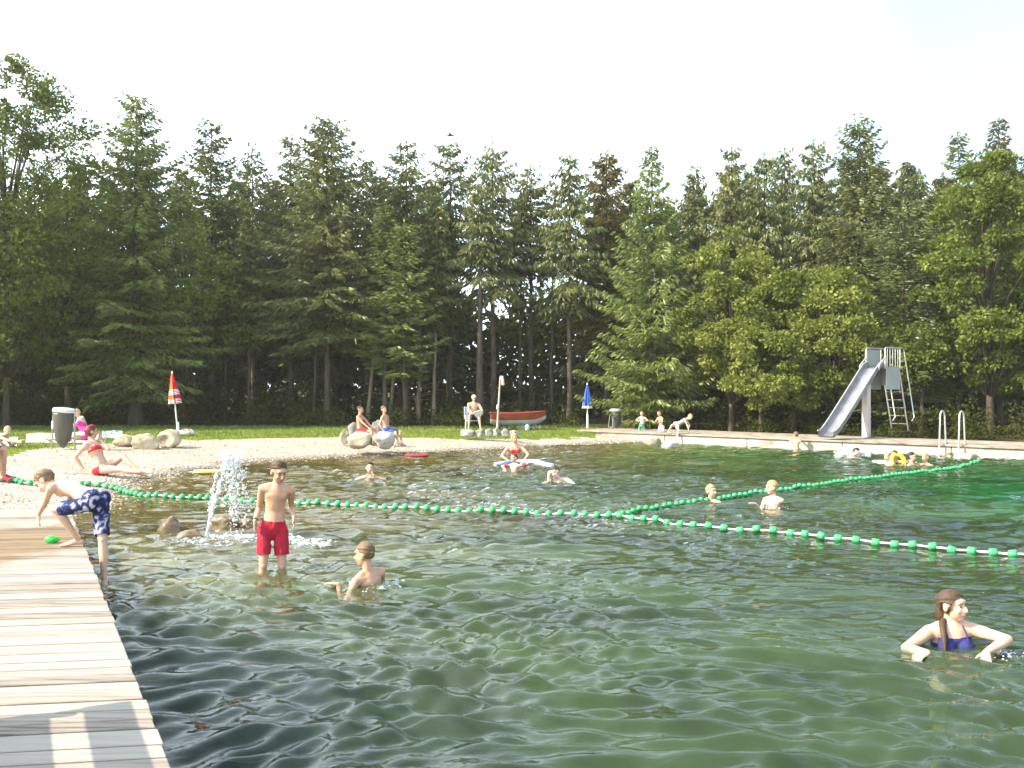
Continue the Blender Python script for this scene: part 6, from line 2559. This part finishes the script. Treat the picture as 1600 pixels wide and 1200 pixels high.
# ---- 14 boy with arm out
Yp = CH * F / (795 - VH)
pel = np.array((*W(1213, 800, Yp + .05)[:2], -.34))
person('blond boy in profile at the float line stretching an arm over the water', 1.32, pel, W(1208, 776.5, Yp) - pel, (-.8, -.3, 0), {
    'R': (W(1181, 787, Yp - .12), (-.2, -.2, -.9), (-1, 0, .15), (0, 0, -1)), 'L': (W(1214, 800, Yp + .3), (.3, .5, -.6))},
    {}, neck_at=W(1208, 776.5, Yp), head_f=(-.95, -.12, -.05), head_up=(-.05, 0, 1), sfwd=(-.65, -.7, 0), skin=SK_A, hair=('blond', 'short'), slim=.9, kid=1.16, voxel=.009, group='swimmers')

# ---- 15, 16 boys on the rocks
Yp = 25.6
zb = .2
pel = W(564, 674, Yp + .1)
person('boy in red shorts sitting on the large tan boulder, hands on his knee', 1.40, pel, W(563, 649, Yp + .1) - pel, (.95, -.3, 0), {
    'R': (W(581, 673, Yp - .2), (-.3, -.5, -.5)), 'L': (W(585, 672, Yp + .1), (.2, .6, -.5))},
    {'R': (W(580, 692, Yp - .25), (1, -.1, .4), (.8, -.4, -.2)), 'L': (W(589, 690, Yp + .1), (1, .1, .5), (.9, -.2, -.2))},
    head_f=(.85, -.3, -.1), skin=SK_B, hair=('brown', 'short'), wear=(('trunks', 'trunks', M_redb),), slim=.88, kid=1.1, voxel=.011, group='boys on the rocks', bend=(-.03, 0, 0))
pel = W(604, 673, Yp + .1)
person('boy in blue shorts sitting on the whitish boulder, looking towards us', 1.36, pel, W(601, 649, Yp + .1) - pel, (.9, -.35, 0), {
    'R': (W(599, 673, Yp - .15), (-.7, -.2, 0)), 'L': (W(609, 675, Yp + .25), (-.3, .6, 0))},
    {'R': (W(623, 692, Yp - .3), (.6, -.1, .5), (.9, -.2, -.25)), 'L': (W(628, 692, Yp - .05), (.6, .1, .5), (.9, 0, -.25))},
    head_f=(.75, -.7, -.05), skin=SK_B, hair=('light_brown', 'short'), wear=(('trunks', 'long_trunks', M_blue),), slim=.86, kid=1.1, voxel=.011, group='boys on the rocks')

# ---- 17 man in the camp chair
cx, cy, cz = chair_xyz
pel = np.array((cx + .0, cy + .1, cz + .44))
person('elderly man with white sun hat sitting in the camp chair, reading', 1.70, pel, (0.02, .22, 1), (.18, -1, 0), {
    'R': (pel + (-.12, -.36, .16), (-.8, .1, -.3), (.6, -.6, .2)), 'L': (pel + (.34, -.34, .18), (.8, .1, -.3), (-.2, -.7, .3))},
    {'R': (np.array((cx - .14, cy - .48, cz + .12)), (-.1, -1, .5), (0, -1, -.1)), 'L': (np.array((cx + .26, cy - .46, cz + .12)), (.3, -1, .5), (.2, -1, -.1))},
    head_f=(.25, -.9, -.35), head_up=(0, -.15, 1), skin=SK_B, hair=('white', 'cap'), wear=(('trunks', 'trunks', M_dark),), slim=1.05, voxel=.013, group='people on the beach')
a = Acc()
pb = pel + (.18, -.46, .17)
a.box(pb, (.28, .02, .2), [unit((1, -.2, .35)), unit((.1, .8, .6)), unit(np.cross(unit((1, -.2, .35)), unit((.1, .8, .6))))])
tag(put('magazine', a.mesh('magazine', M_whitec, False, .003), None, pb), 'open white magazine held by the man in the camp chair', 'magazine')

# ---- 18-20 children on the jetty
Yp = 32.9
pel = np.array((*W(1003, 668, Yp)[:2], PZ + .17))
person('small child in pale pink shirt and green shorts kneeling on the jetty by the shrub', .98, pel, (0, .05, 1), (-.3, -1, 0), {
    'R': (W(998, 657, Yp - .18), (-.8, .2, -.2)), 'L': (W(1008, 658, Yp - .18), (.8, .2, -.2))},
    {'R': (np.array((pel[0] - .08, Yp + .2, PZ + .05)), (-.1, -1, -.2), (0, 1, -.3)), 'L': (np.array((pel[0] + .08, Yp + .2, PZ + .05)), (.1, -1, -.2), (0, 1, -.3))},
    head_f=(-.4, -.9, 0), skin=SK_C, hair=('light_brown', 'short'), wear=(('shirt', 'top', cloth('pink_shirt', (.70, .50, .48))), ('shorts', 'trunks', M_greenc)), kid=1.28, slim=.95, voxel=.010, group='children on the jetty')
Yp = 31.9
pel = np.array((*W(1033, 668, Yp)[:2], PZ + .17))
person('child in white shorts kneeling upright on the jetty between the other two', 1.06, pel, W(1031, 652, Yp) - W(1033, 668, Yp), (-.75, -.6, 0), {
    'R': (W(1021, 660, Yp - .15), (-.2, -.3, -.8)), 'L': (W(1029, 660, Yp - .25), (.3, -.3, -.8))},
    {'R': (np.array((pel[0] + .1, Yp + .2, PZ + .05)), (-.7, -.8, -.2), (.6, .8, -.3)), 'L': (np.array((pel[0] + .22, Yp + .12, PZ + .05)), (-.7, -.8, -.2), (.6, .8, -.3))},
    head_f=(-.8, -.55, -.15), skin=SK_B, hair=('light_brown', 'short'), wear=(('shorts', 'trunks', M_whitec),), kid=1.24, slim=.9, voxel=.010, group='children on the jetty')
Yp = 30.9
pel = W(1057, 664, Yp)
person('child bending forward over the edge of the jetty, hands reaching down', 1.20, pel, W(1073, 655, Yp - .1) - pel, (.5, -.5, -.7), {
    'R': (W(1076, 671, Yp - .35), (.2, -.2, -.5), (.1, -.2, -1)), 'L': (W(1075, 672, Yp + .1), (.2, .2, -.5), (.1, 0, -1))},
    {'R': (np.array((*W(1057, 689, Yp - .35)[:2], .14)), (.4, -.6, .1), (.5, -.8, -.1)), 'L': (np.array((*W(1044, 672, Yp)[:2], PZ + .07)), (-.2, -.6, .3), (.6, -.6, -.1))},
    head_f=(.6, -.6, -.6), head_up=(.6, -.1, .55), skin=SK_C, hair=('blond', 'short'), wear=(('trunks', 'trunks', M_whitec),), kid=1.2, slim=.9, voxel=.010, group='children on the jetty')

# ---- 21 child holding on to the jetty front beside the step
c21 = W(1238, 695, 27.75)
pel = np.array((c21[0], c21[1] - .35, -.08))
person('wet child holding on to the jetty edge next to the pale step block', 1.22, pel, (.05, .12, 1), (.55, .8, 0), {
    'R': (JP((c21[:2] - WALL_A) @ wd + .14, .07, PZ - .02), (.6, -.3, -.2)), 'L': (JP((c21[:2] - WALL_A) @ wd - .22, .07, PZ - .02), (-.6, -.3, -.2))},
    {}, head_f=(-.1, .9, .1), skin=SK_B, hair=('light_brown', 'short'), wear=(('trunks', 'briefs', M_dark),), kid=1.18, slim=.9, voxel=.010, group='swimmers at the jetty')

# ---- 22 child just off the slide
Yp = CH * F / (716 - VH)
pel = np.array((*W(1322, 716, Yp + .2)[:2], -.14))
person('child just off the slide, back and head breaking the white splash', 1.25, pel, W(1333, 712, Yp) - pel, (.3, -.3, -1), {
    'R': (W(1342, 716, Yp - .2), (.3, -.5, 0)), 'L': (W(1343, 716, Yp + .2), (.3, .5, 0))}, {}, neck_at=W(1333, 712, Yp), head_f=(.6, -.4, -.6), head_up=(.5, 0, .8), skin=SK_C, hair=('dark', 'short'), kid=1.15, slim=.9, voxel=.010, group='swimmers at the jetty', face=False)

# ---- 23 two children with yellow ring
Yp = CH * F / (723 - VH)
pel = np.array((*W(1399, 724, Yp)[:2], -.26))
person('brown-haired child with yellow swim ring in front of the jetty', 1.2, pel, W(1398, 718.5, Yp) - pel, (-.6, -.7, 0), {
    'R': (W(1390, 723, Yp - .2), (-.6, -.2, .1)), 'L': (W(1408, 722, Yp - .1), (.8, 0, .1))}, {}, neck_at=W(1398, 718.5, Yp), head_f=(-.7, -.6, -.1), skin=SK_B, hair=('brown', 'short'), kid=1.18, slim=.9, voxel=.010, group='swimmers at the jetty')
a = Acc()
cc = W(1403, 720.5, Yp - .12)
n = 26
pts = [cc + np.array((.15 * math.cos(q), .07 * math.sin(q), .15 * math.sin(q))) for q in np.linspace(0, 2 * math.pi, n)]
a.tube(pts, [.052] * n, n=12, dome=.2)
tag(put('swim_ring', a.mesh('swim_ring', M_yel), None, (cc[0], cc[1], 0)), 'tilted yellow inflatable swim ring beside the brown-haired child', 'swim ring')
pel = np.array((*W(1389, 726, Yp - .35)[:2], -.26))
person('fair-haired child lying on a lilac swim board in front of the jetty', 1.15, pel, W(1387, 722, Yp - .35) - pel, (-.8, -.5, 0), {
    'R': (W(1378, 724, Yp - .5), (-.5, -.5, .1)), 'L': (W(1380, 723, Yp - .1), (-.5, .5, .1))}, {}, neck_at=W(1387, 722, Yp - .35), head_f=(-.7, -.6, 0), skin=SK_C, hair=('blond', 'short'), kid=1.2, slim=.9, voxel=.010, group='swimmers at the jetty')
board('swim_board', lay((1377, 722.5, 0)) + (0, 0, .02), .42, .3, .05, .2, M_lilac, 'lilac swim board under the arms of the fair-haired child', 'swim board')

# ---- 24, 25 two swimmers
Yp = CH * F / (727 - VH)
pel = np.array((*W(1424, 728, Yp)[:2], -.30))
person('swimmer with dark hair and bare shoulders between the yellow ring and pool ladder', 1.5, pel, W(1424, 724, Yp) - pel, (.6, -.6, 0), {
    'R': (W(1415, 727, Yp - .2), (-.6, -.2, -.3)), 'L': (W(1436, 726, Yp - .1), (.6, 0, -.3))}, {}, neck_at=W(1424, 724, Yp), head_f=(.7, -.4, 0), skin=SK_A, hair=('dark', 'short'), kid=1.05, voxel=.011, group='swimmers at the jetty')
pel = np.array((*W(1446, 728, Yp + .1)[:2], -.34))
person('swimmer with reddish face and fair hair just left of the pool ladder', 1.45, pel, W(1446, 724.5, Yp + .1) - pel, (-.7, -.6, 0), {
    'R': (W(1438, 727, Yp - .1), (-.6, -.2, -.3)), 'L': (W(1455, 727, Yp + .2), (.6, 0, -.3))}, {}, neck_at=W(1446, 724.5, Yp + .1), head_f=(-.8, -.5, 0), skin=SK_B, hair=('blond', 'crop'), kid=1.08, voxel=.011, group='swimmers at the jetty')

# ---- 26 child on the pool ladder
c26 = W(1486, 712, 24.5)
pel = np.array((c26[0] - .05, c26[1] - .12, -.36))
s26 = (c26[:2] - WALL_A) @ wd
person('white-blond child climbing out at the pool ladder, holding its right rail', 1.15, pel, (.0, .18, 1), (.6, .8, 0), {
    'R': (JP(s26 + .22, .2, .10), (.5, -.4, -.3)), 'L': (JP(s26 - .22, .2, .0), (-.6, -.3, 0))},
    {}, head_f=(.4, .8, .0), skin=SK_A, hair=('blond', 'short'), wear=(('trunks', 'briefs', M_redb),), kid=1.2, slim=.92, voxel=.010, group='swimmers at the jetty')

# ================================================================== AIR
a = Acc()
a.box((0, 440, 6.0), (2600, 980, 24.0))  # thin scattering volume added to veil the wood and lift its dark tones
m = bpy.data.materials.new('added_haze')
m.use_nodes = True
m.node_tree.nodes.clear()
_o = nd(m, 'ShaderNodeOutputMaterial')
_v = nd(m, 'ShaderNodeVolumePrincipled')
_v.inputs['Color'].default_value = (1.0, .97, .86, 1)
_v.inputs['Density'].default_value = 0.0005
_v.inputs['Anisotropy'].default_value = 0.2
lk(m, _v.outputs[0], _o.inputs['Volume'])
tag(put('added_haze', a.mesh('added_haze', m, False)), kind='stuff')
